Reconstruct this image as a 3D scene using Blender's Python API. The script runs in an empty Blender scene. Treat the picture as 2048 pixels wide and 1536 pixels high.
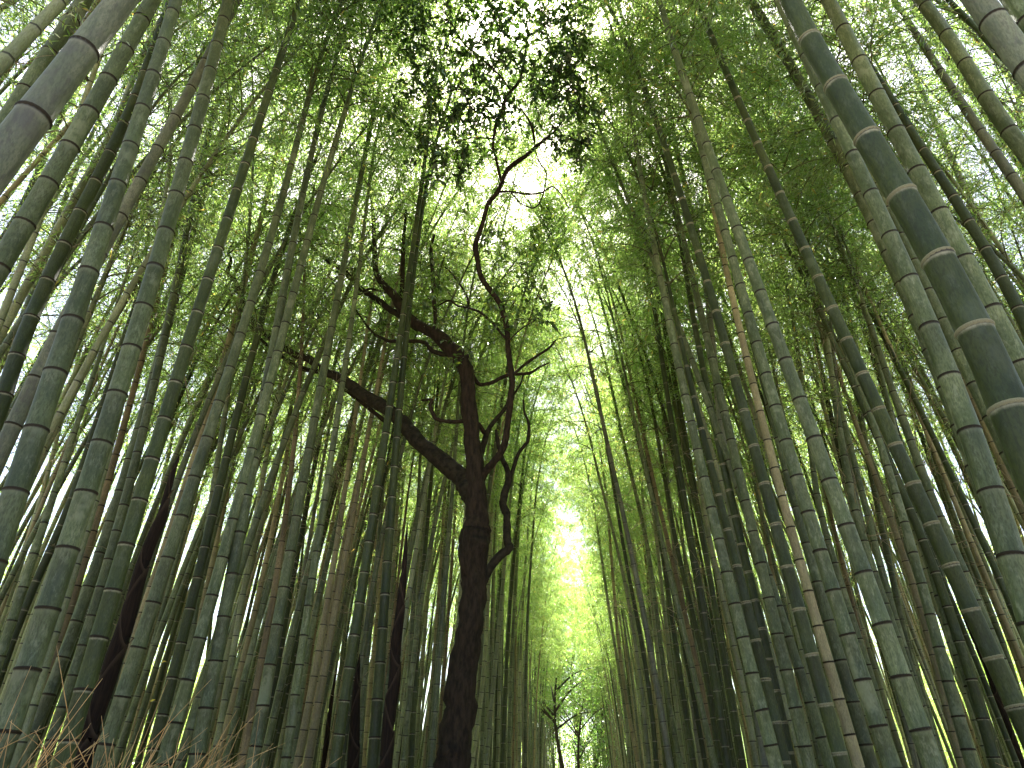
import bpy, math, random
import numpy as np
from mathutils import Vector, Matrix, Euler

random.seed(7)
rng = np.random.default_rng(11)
scene = bpy.context.scene
COL = scene.collection

# ------------------------------------------------------------------ camera, sky, sun, exposure
PITCH = math.radians(31.0)
LENS = 25.0
CAM_Z = 1.5
cam_data = bpy.data.cameras.new("camera")
cam_data.sensor_width = 36.0
cam_data.lens = LENS
cam_data.clip_start = 0.05
cam_data.clip_end = 2000.0
cam = bpy.data.objects.new("camera", cam_data)
cam.location = (0, 0, CAM_Z)
cam.rotation_euler = (math.radians(90) + PITCH, 0, 0)
COL.objects.link(cam)
scene.camera = cam

SUN_EL = math.radians(57.0)
SUN_AZ = math.radians(1.5)            # to the right of +Y
world = bpy.data.worlds.new("World")
scene.world = world
world.use_nodes = True
wn = world.node_tree
wn.nodes.clear()
w_out = wn.nodes.new("ShaderNodeOutputWorld")
w_bg = wn.nodes.new("ShaderNodeBackground")
w_sky = wn.nodes.new("ShaderNodeTexSky")
w_sky.sky_type = 'NISHITA'
w_sky.sun_disc = False
w_sky.sun_elevation = SUN_EL
w_sky.sun_rotation = SUN_AZ
w_sky.air_density = 0.8
w_sky.dust_density = 2.5
w_sky.ozone_density = 0.6
w_bg.inputs['Strength'].default_value = 0.07
wn.links.new(w_sky.outputs[0], w_bg.inputs['Color'])
wn.links.new(w_bg.outputs[0], w_out.inputs['Surface'])

sun_data = bpy.data.lights.new("sun", 'SUN')
sun_data.energy = 5.0
sun_data.angle = math.radians(0.53)
sun_data.color = (1.0, 0.95, 0.86)
sun = bpy.data.objects.new("sun", sun_data)
to_sun = Vector((math.sin(SUN_AZ) * math.cos(SUN_EL), math.cos(SUN_AZ) * math.cos(SUN_EL), math.sin(SUN_EL)))
sun.rotation_euler = to_sun.to_track_quat('Z', 'Y').to_euler()
sun.location = to_sun * 60
COL.objects.link(sun)

scene.view_settings.view_transform = 'Standard'
scene.view_settings.look = 'None'
scene.view_settings.exposure = 2.95
scene.view_settings.gamma = 1.0
scene.view_settings.use_curve_mapping = False
cy = scene.cycles
cy.max_bounces = 9
cy.diffuse_bounces = 4
cy.glossy_bounces = 2
cy.transmission_bounces = 7
cy.transparent_max_bounces = 4
cy.caustics_reflective = False
cy.caustics_refractive = False
cy.sample_clamp_indirect = 6.0
cy.use_denoising = True
scene.render.film_transparent = False

# ------------------------------------------------------------------ pixel of the photograph -> point on a vertical plane at distance Y
F = LENS / 36.0 * 2048.0
SP, CP = math.sin(PITCH), math.cos(PITCH)

def ray(px, py):
    u = (px - 1024.0) / F
    v = (768.0 - py) / F
    return u, CP - v * SP, SP + v * CP

def at(px, py, Y):
    x, y, z = ray(px, py)
    k = Y / y
    return Vector((x * k, Y, CAM_Z + z * k))

def project(p):
    yc = p[1]
    zc = p[2] - CAM_Z
    d = yc * CP + zc * SP
    v = -yc * SP + zc * CP
    if d < 0.05:
        return None
    return 1024 + F * p[0] / d, 768 - F * v / d, d

# the path runs almost straight away from the camera, a little to the right
PATH_AZ = math.radians(4.4)
PATH_X0 = 0.22
def path_x(y):
    return PATH_X0 + math.tan(PATH_AZ) * y

# ------------------------------------------------------------------ helpers
def mesh_np(name, V, Fq, mat=None, smooth=False, attrs=None):
    """V (n,3); Fq a list of arrays of faces, each (m,3) or (m,4)"""
    me = bpy.data.meshes.new(name)
    V = np.asarray(V, dtype=np.float32)
    me.vertices.add(len(V))
    me.vertices.foreach_set("co", V.ravel())
    if not isinstance(Fq, (list, tuple)):
        Fq = [Fq]
    idx, starts, s = [], [], 0
    for f in Fq:
        f = np.asarray(f, dtype=np.int32)
        if len(f) == 0:
            continue
        k = f.shape[1]
        idx.append(f.ravel())
        starts.append(s + np.arange(len(f)) * k)
        s += f.size
    idx = np.concatenate(idx)
    starts = np.concatenate(starts).astype(np.int32)
    me.loops.add(len(idx))
    me.loops.foreach_set("vertex_index", idx)
    me.polygons.add(len(starts))
    me.polygons.foreach_set("loop_start", starts)
    if smooth:
        me.polygons.foreach_set("use_smooth", np.ones(len(starts), dtype=bool))
    me.update(calc_edges=True)
    me.validate()
    for k, a in (attrs or {}).items():
        at_ = me.attributes.new(k, 'FLOAT', 'POINT')
        at_.data.foreach_set("value", np.asarray(a, dtype=np.float32))
    if mat:
        me.materials.append(mat)
    return me

def link(name, me, parent=None, mtx=None):
    o = bpy.data.objects.new(name, me)
    COL.objects.link(o)
    if parent is not None:
        o.parent = parent
    if mtx is not None:
        o.matrix_basis = mtx
    return o

def tag(o, label=None, cat=None, group=None, kind=None):
    if label: o["label"] = label
    if cat: o["category"] = cat
    if group: o["group"] = group
    if kind: o["kind"] = kind
    return o

def empty(name, loc, label, cat, group=None):
    o = bpy.data.objects.new(name, None)
    o.empty_display_size = 0.2
    o.location = loc
    COL.objects.link(o)
    return tag(o, label, cat, group)

def frames(P):
    """parallel-transport frames along a polyline P (n,3)"""
    P = np.asarray(P, float)
    T = np.gradient(P, axis=0)
    T /= np.linalg.norm(T, axis=1)[:, None] + 1e-12
    a = np.array([1.0, 0, 0]) if abs(T[0][0]) < 0.8 else np.array([0, 1.0, 0])
    N = np.zeros_like(P)
    n = a - T[0] * a.dot(T[0])
    n /= np.linalg.norm(n)
    N[0] = n
    for i in range(1, len(P)):
        n = N[i - 1] - T[i] * N[i - 1].dot(T[i])
        n /= np.linalg.norm(n) + 1e-12
        N[i] = n
    return T, N, np.cross(T, N)

def tube(P, R, sides=8, cap=True, jitter=None):
    """tube arrays: V, quads, tris"""
    P = np.asarray(P, float)
    R = np.asarray(R, float)
    T, N, B = frames(P)
    a = np.arange(sides) * 2 * np.pi / sides
    rr = R[:, None] * np.ones((1, sides))
    if jitter is not None:
        rr = rr * jitter
    V = P[:, None, :] + rr[:, :, None] * (np.cos(a)[None, :, None] * N[:, None, :] + np.sin(a)[None, :, None] * B[:, None, :])
    n = len(P)
    i = np.arange(n - 1)[:, None] * sides
    j = np.arange(sides)[None, :]
    j2 = (j + 1) % sides
    Q = np.stack([i + j, i + j2, i + sides + j2, i + sides + j], axis=-1).reshape(-1, 4)
    V = V.reshape(-1, 3)
    tris = np.zeros((0, 3), int)
    if cap:
        c0, c1 = len(V), len(V) + 1
        V = np.vstack([V, P[0] - T[0] * 1e-4, P[-1] + T[-1] * 1e-4])
        js = np.arange(sides)
        t0 = np.stack([np.full(sides, c0), (js + 1) % sides, js], axis=-1)
        b = (n - 1) * sides
        t1 = np.stack([np.full(sides, c1), b + js, b + (js + 1) % sides], axis=-1)
        tris = np.vstack([t0, t1])
    return V, Q, tris

class MB:
    def __init__(self):
        self.V, self.Q, self.T, self.n = [], [], [], 0
        self.A = []
    def add(self, V, Q=None, T=None, a=None):
        self.V.append(np.asarray(V, float))
        if Q is not None and len(Q): self.Q.append(np.asarray(Q) + self.n)
        if T is not None and len(T): self.T.append(np.asarray(T) + self.n)
        if a is not None: self.A.append(np.full(len(V), a) if np.isscalar(a) else np.asarray(a))
        self.n += len(V)
    def tube(self, P, R, sides=5, a=None):
        V, Q, T = tube(P, R, sides)
        self.add(V, Q, T, a)
    def mesh(self, name, mat, smooth=True, attr=None):
        fs = []
        if self.Q: fs.append(np.vstack(self.Q))
        if self.T: fs.append(np.vstack(self.T))
        return mesh_np(name, np.vstack(self.V), fs, mat, smooth, {attr: np.concatenate(self.A)} if attr else None)

def smooth_line(pts, n):
    """Catmull-Rom resample"""
    P = np.asarray(pts, float)
    if len(P) == 2:
        t = np.linspace(0, 1, n)[:, None]
        return P[0] * (1 - t) + P[1] * t
    E = np.vstack([2 * P[0] - P[1], P, 2 * P[-1] - P[-2]])
    out = []
    m = len(P) - 1
    for s in np.linspace(0, m - 1e-6, n):
        i = int(s); t = s - i
        p0, p1, p2, p3 = E[i], E[i + 1], E[i + 2], E[i + 3]
        out.append(0.5 * ((2 * p1) + (-p0 + p2) * t + (2 * p0 - 5 * p1 + 4 * p2 - p3) * t * t + (-p0 + 3 * p1 - 3 * p2 + p3) * t ** 3))
    return np.array(out)

# ------------------------------------------------------------------ materials
def new_mat(name):
    m = bpy.data.materials.new(name)
    m.use_nodes = True
    nt = m.node_tree
    nt.nodes.clear()
    out = nt.nodes.new("ShaderNodeOutputMaterial")
    return m, nt, out

def node(nt, t, **kw):
    n = nt.nodes.new(t)
    for k, v in kw.items():
        if k in n.inputs:
            n.inputs[k].default_value = v
        else:
            setattr(n, k, v)
    return n

def ramp(nt, src, stops):
    r = nt.nodes.new("ShaderNodeValToRGB")
    e = r.color_ramp.elements
    while len(e) > 1:
        e.remove(e[-1])
    e[0].position, e[0].color = stops[0][0], (*stops[0][1], 1)
    for p, c in stops[1:]:
        x = e.new(p)
        x.color = (*c, 1)
    nt.links.new(src, r.inputs[0])
    return r.outputs[0]

def mixc(nt, fac, a, b, mode='MIX'):
    m = nt.nodes.new("ShaderNodeMix")
    m.data_type = 'RGBA'
    m.blend_type = mode
    for sock, v in ((m.inputs[0], fac), (m.inputs[6], a), (m.inputs[7], b)):
        if hasattr(v, 'default_value') or hasattr(v, 'is_linked'):
            nt.links.new(v, sock)
        else:
            sock.default_value = (*v, 1) if isinstance(v, tuple) else v
    return m.outputs[2]

def math_n(nt, op, a, b=0.0, c=0.0):
    m = nt.nodes.new("ShaderNodeMath")
    m.operation = op
    for s, v in zip(m.inputs, (a, b, c)):
        if hasattr(v, 'is_linked'):
            nt.links.new(v, s)
        else:
            s.default_value = v
    return m.outputs[0]

def maprange(nt, v, a, b, c=0.0, d=1.0):
    m = nt.nodes.new("ShaderNodeMapRange")
    m.interpolation_type = 'SMOOTHSTEP'
    nt.links.new(v, m.inputs[0])
    m.inputs[1].default_value, m.inputs[2].default_value = a, b
    m.inputs[3].default_value, m.inputs[4].default_value = c, d
    return m.outputs[0]

def noise(nt, vec, scale, detail=3.0, rough=0.6, stretch=None):
    if stretch:
        mp = nt.nodes.new("ShaderNodeMapping")
        mp.inputs['Scale'].default_value = stretch
        nt.links.new(vec, mp.inputs[0])
        vec = mp.outputs[0]
    n = nt.nodes.new("ShaderNodeTexNoise")
    n.inputs['Scale'].default_value = scale
    n.inputs['Detail'].default_value = detail
    n.inputs['Roughness'].default_value = rough
    nt.links.new(vec, n.inputs['Vector'])
    return n.outputs[0]

def culm_material(name, c_lo, c_hi, bloom, ring_w, ring_amt, rough=0.42, blot=(0.30, 0.31, 0.28), blot_amt=0.35):
    m, nt, out = new_mat(name)
    tc = nt.nodes.new("ShaderNodeTexCoord")
    oi = nt.nodes.new("ShaderNodeObjectInfo")
    add = nt.nodes.new("ShaderNodeVectorMath"); add.operation = 'ADD'
    sc = nt.nodes.new("ShaderNodeVectorMath"); sc.operation = 'SCALE'
    nt.links.new(oi.outputs['Location'], sc.inputs[0]); sc.inputs['Scale'].default_value = 3.7
    nt.links.new(tc.outputs['Object'], add.inputs[0]); nt.links.new(sc.outputs[0], add.inputs[1])
    vec = add.outputs[0]
    n1 = noise(nt, vec, 6.0, 5, 0.65, (1, 1, 0.5))
    n2 = noise(nt, vec, 26.0, 4, 0.7, (1, 1, 0.35))
    n3 = noise(nt, vec, 120.0, 3, 0.7, (1, 1, 0.30))
    n4 = noise(nt, vec, 1.1, 2, 0.5)
    base = mixc(nt, maprange(nt, n1, 0.32, 0.7), c_lo, c_hi)
    base = mixc(nt, maprange(nt, n2, 0.50, 0.64, 0, blot_amt), base, blot)
    base = mixc(nt, maprange(nt, n3, 0.42, 0.64, 0.0, 0.6), base, tuple(x * 0.55 for x in c_lo))
    n5 = noise(nt, vec, 42.0, 3, 0.6, (1, 1, 0.035))         # rain streaks
    base = mixc(nt, maprange(nt, n5, 0.52, 0.70, 0.0, 0.5), base, tuple(x * 0.6 for x in c_lo))
    n6 = noise(nt, vec, 3.2, 4, 0.7, (1, 1, 0.8))            # lichen and mould patches
    base = mixc(nt, maprange(nt, n6, 0.56, 0.66, 0.0, 0.55 * min(1, blot_amt * 1.8)), base, blot)
    sg = nt.nodes.new("ShaderNodeAttribute"); sg.attribute_name = "seg"
    vv = math_n(nt, 'MULTIPLY_ADD', oi.outputs['Random'], 0.5, 0.72)
    vv = math_n(nt, 'MULTIPLY', vv, math_n(nt, 'MULTIPLY_ADD', sg.outputs['Fac'], 0.42, 0.80))
    vv = math_n(nt, 'MULTIPLY', vv, maprange(nt, n4, 0.3, 0.7, 0.85, 1.15))
    cx = nt.nodes.new("ShaderNodeCombineXYZ")
    for k in range(3): nt.links.new(vv, cx.inputs[k])
    base = mixc(nt, 1.0, base, cx.outputs[0], 'MULTIPLY')
    dn = nt.nodes.new("ShaderNodeAttribute"); dn.attribute_name = "dn"
    d = dn.outputs['Fac']
    wob = math_n(nt, 'MULTIPLY_ADD', math_n(nt, 'SUBTRACT', n2, 0.5), 0.03, d)
    bl = maprange(nt, wob, 0.004, ring_w, ring_amt, 0.0)
    base = mixc(nt, bl, base, bloom)
    dk = maprange(nt, d, 0.008, 0.018, 0.95, 0.0)          # dark sheath scar right at the node
    base = mixc(nt, dk, base, (0.020, 0.016, 0.011))
    p = nt.nodes.new("ShaderNodeBsdfPrincipled")
    nt.links.new(base, p.inputs['Base Color'])
    nt.links.new(maprange(nt, n1, 0.3, 0.7, rough - 0.06, rough + 0.14), p.inputs['Roughness'])
    p.inputs['Specular IOR Level'].default_value = 0.38
    bp = nt.nodes.new("ShaderNodeBump")
    bp.inputs['Strength'].default_value = 0.12
    bp.inputs['Distance'].default_value = 0.01
    nt.links.new(math_n(nt, 'ADD', n3, n2), bp.inputs['Height'])
    nt.links.new(bp.outputs[0], p.inputs['Normal'])
    nt.links.new(p.outputs[0], out.inputs[0])
    return m

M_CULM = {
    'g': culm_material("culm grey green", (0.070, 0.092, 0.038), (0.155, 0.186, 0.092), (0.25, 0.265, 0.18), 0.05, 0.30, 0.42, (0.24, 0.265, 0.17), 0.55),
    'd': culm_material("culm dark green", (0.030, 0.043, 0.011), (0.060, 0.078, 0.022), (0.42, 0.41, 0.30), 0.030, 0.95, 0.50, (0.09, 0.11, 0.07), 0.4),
    'p': culm_material("culm pale green", (0.20, 0.228, 0.120), (0.33, 0.362, 0.21), (0.30, 0.32, 0.26), 0.05, 0.3, 0.42, (0.30, 0.31, 0.26), 0.5),  # pale waxy green, lightened further to lift the shade of the far rows
    't': culm_material("culm straw tan", (0.245, 0.218, 0.118), (0.345, 0.31, 0.185), (0.36, 0.31, 0.20), 0.03, 0.4, 0.5, (0.20, 0.16, 0.11), 0.5),
    'b': culm_material("culm dead brown", (0.145, 0.112, 0.060), (0.235, 0.188, 0.11), (0.26, 0.21, 0.14), 0.03, 0.4, 0.55, (0.11, 0.09, 0.06), 0.5),
    'w': culm_material("culm pale weathered", (0.125, 0.14, 0.092), (0.23, 0.24, 0.168), (0.30, 0.30, 0.23), 0.04, 0.4, 0.45, (0.10, 0.095, 0.085), 0.75),
}

def plain_mat(name, col, rough=0.7, var=0.3, scale=20.0, stretch=None, bump=0.0):
    m, nt, out = new_mat(name)
    tc = nt.nodes.new("ShaderNodeTexCoord")
    n1 = noise(nt, tc.outputs['Object'], scale, 5, 0.65, stretch)
    lo = tuple(c * (1 - var) for c in col); hi = tuple(c * (1 + var) for c in col)
    base = mixc(nt, maprange(nt, n1, 0.3, 0.7), lo, hi)
    p = nt.nodes.new("ShaderNodeBsdfPrincipled")
    nt.links.new(base, p.inputs['Base Color'])
    p.inputs['Roughness'].default_value = rough
    p.inputs['Specular IOR Level'].default_value = 0.2
    if bump:
        b = nt.nodes.new("ShaderNodeBump")
        b.inputs['Strength'].default_value = bump
        b.inputs['Distance'].default_value = 0.02
        nt.links.new(n1, b.inputs['Height'])
        nt.links.new(b.outputs[0], p.inputs['Normal'])
    nt.links.new(p.outputs[0], out.inputs[0])
    return m

def leaf_mat(name, cols, trans, gloss=0.08, tmix=0.58):
    """cols / trans: three stops by the per-leaf 'tone' attribute"""
    m, nt, out = new_mat(name)
    a = nt.nodes.new("ShaderNodeAttribute"); a.attribute_name = "tone"
    oi = nt.nodes.new("ShaderNodeObjectInfo")
    t = math_n(nt, 'ADD', a.outputs['Fac'], math_n(nt, 'MULTIPLY_ADD', oi.outputs['Random'], 0.36, -0.18))
    c = ramp(nt, t, list(zip((0.0, 0.5, 0.93, 1.0), cols)))
    tr = ramp(nt, t, list(zip((0.0, 0.5, 0.93, 1.0), trans)))
    df = nt.nodes.new("ShaderNodeBsdfDiffuse")
    tl = nt.nodes.new("ShaderNodeBsdfTranslucent")
    gl = nt.nodes.new("ShaderNodeBsdfGlossy")
    gl.inputs['Roughness'].default_value = 0.38
    gl.inputs['Color'].default_value = (0.8, 0.85, 0.8, 1)
    nt.links.new(c, df.inputs[0]); nt.links.new(tr, tl.inputs[0])
    mx = nt.nodes.new("ShaderNodeMixShader"); mx.inputs[0].default_value = tmix
    nt.links.new(df.outputs[0], mx.inputs[1]); nt.links.new(tl.outputs[0], mx.inputs[2])
    mg = nt.nodes.new("ShaderNodeMixShader")
    fr = nt.nodes.new("ShaderNodeLayerWeight"); fr.inputs[0].default_value = 0.25
    nt.links.new(math_n(nt, 'MULTIPLY_ADD', fr.outputs['Fresnel'], 0.35, gloss * 0.4), mg.inputs[0])
    nt.links.new(mx.outputs[0], mg.inputs[1]); nt.links.new(gl.outputs[0], mg.inputs[2])
    nt.links.new(mg.outputs[0], out.inputs[0])
    return m

M_BLEAF = leaf_mat("bamboo leaf", [(0.040, 0.080, 0.022), (0.062, 0.115, 0.028), (0.10, 0.14, 0.035), (0.30, 0.22, 0.05)],
                   [(0.24, 0.46, 0.075), (0.44, 0.67, 0.125), (0.70, 0.80, 0.24), (0.85, 0.62, 0.12)])
M_TLEAF = leaf_mat("evergreen leaf", [(0.018, 0.042, 0.012), (0.028, 0.060, 0.016), (0.04, 0.08, 0.02), (0.06, 0.09, 0.02)],
                   [(0.030, 0.075, 0.010), (0.07, 0.15, 0.015), (0.20, 0.34, 0.03), (0.30, 0.40, 0.04)], 0.12, 0.45)
M_WLEAF = leaf_mat("woodland leaf", [(0.045, 0.10, 0.018), (0.065, 0.125, 0.02), (0.095, 0.14, 0.024), (0.12, 0.14, 0.03)],
                   [(0.20, 0.42, 0.07), (0.34, 0.56, 0.10), (0.52, 0.64, 0.14), (0.60, 0.62, 0.16)])
M_TWIG = plain_mat("bamboo twig", (0.10, 0.11, 0.05), 0.6, 0.4, 9.0)
M_DEADTWIG = plain_mat("dead twig", (0.30, 0.25, 0.17), 0.7, 0.4, 14.0)
M_RING = plain_mat("node scar", (0.028, 0.022, 0.015), 0.7, 0.5, 60.0)
M_RINGPALE = plain_mat("node scar pale", (0.24, 0.23, 0.15), 0.7, 0.4, 60.0)
M_BARK = plain_mat("dark bark", (0.026, 0.0185, 0.0125), 0.85, 0.55, 22.0, (1, 1, 0.30), 0.9)
M_MOSSBARK = plain_mat("mossy bark", (0.025, 0.021, 0.014), 0.9, 0.55, 14.0, None, 0.9)
M_FARBARK = plain_mat("far bark", (0.05, 0.042, 0.035), 0.85, 0.4, 10.0, (1, 1, 0.3), 0.5)
M_SHEATH = plain_mat("shoot sheath", (0.010, 0.006, 0.004), 0.75, 0.55, 40.0, (1, 1, 0.12), 0.5)
def sheath_material():
    m, nt, out = new_mat("shoot sheath wrap")
    tc = nt.nodes.new("ShaderNodeTexCoord")
    n1 = noise(nt, tc.outputs['Object'], 60.0, 4, 0.65, (1, 1, 0.10))
    n2 = noise(nt, tc.outputs['Object'], 9.0, 4, 0.6)
    a = nt.nodes.new("ShaderNodeAttribute"); a.attribute_name = "rim"
    base = mixc(nt, maprange(nt, n1, 0.3, 0.7), (0.007, 0.004, 0.003), (0.022, 0.013, 0.009))
    base = mixc(nt, maprange(nt, n2, 0.5, 0.75, 0, 0.6), base, (0.012, 0.008, 0.007))
    base = mixc(nt, maprange(nt, a.outputs['Fac'], 0.80, 1.0, 0.0, 0.75), base, (0.060, 0.042, 0.030))
    p = nt.nodes.new("ShaderNodeBsdfPrincipled")
    nt.links.new(base, p.inputs['Base Color'])
    p.inputs['Roughness'].default_value = 0.85
    p.inputs['Specular IOR Level'].default_value = 0.2
    nt.links.new(p.outputs[0], out.inputs[0])
    return m
M_WRAP = sheath_material()
M_SHEATHEDGE = plain_mat("sheath blade", (0.085, 0.06, 0.04), 0.7, 0.4, 30.0)
M_TWIGDRY = plain_mat("dry brushwood", (0.50, 0.33, 0.15), 0.75, 0.5, 9.0)
M_FENCEPOST = plain_mat("weathered post", (0.14, 0.10, 0.07), 0.8, 0.4, 15.0, (1, 1, 0.2), 0.5)
M_GROUND = plain_mat("leaf litter", (0.30, 0.235, 0.145), 0.95, 0.35, 3.0, None, 0.6)
M_PATH = plain_mat("worn pale path", (0.26, 0.245, 0.22), 0.9, 0.25, 6.0, None, 0.4)
M_YLEAF = plain_mat("yellow leaf", (0.55, 0.42, 0.06), 0.6, 0.2, 30.0)

# ------------------------------------------------------------------ ground and path
def strip(name, ys, off0, off1, z, mat):
    V, Q = [], []
    for i, y in enumerate(ys):
        V += [(path_x(y) + off0, y, z), (path_x(y) + off1, y, z)]
        if i:
            k = 2 * i
            Q.append((k - 2, k - 1, k + 1, k))
    return mesh_np(name, V, np.array(Q), mat)

gx = np.linspace(-400, 400, 41)
GV = np.array([(x, y, 0.0) for y in gx for x in gx])
GQ = np.array([(j * 41 + i, j * 41 + i + 1, (j + 1) * 41 + i + 1, (j + 1) * 41 + i) for j in range(40) for i in range(40)])
tag(link("ground", mesh_np("ground", GV, GQ, M_GROUND)), kind="structure")
ys = np.linspace(-12, 35, 48)
tag(link("path", strip("path", ys, -1.42, 1.42, 0.03, M_PATH)), kind="structure")
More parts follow.
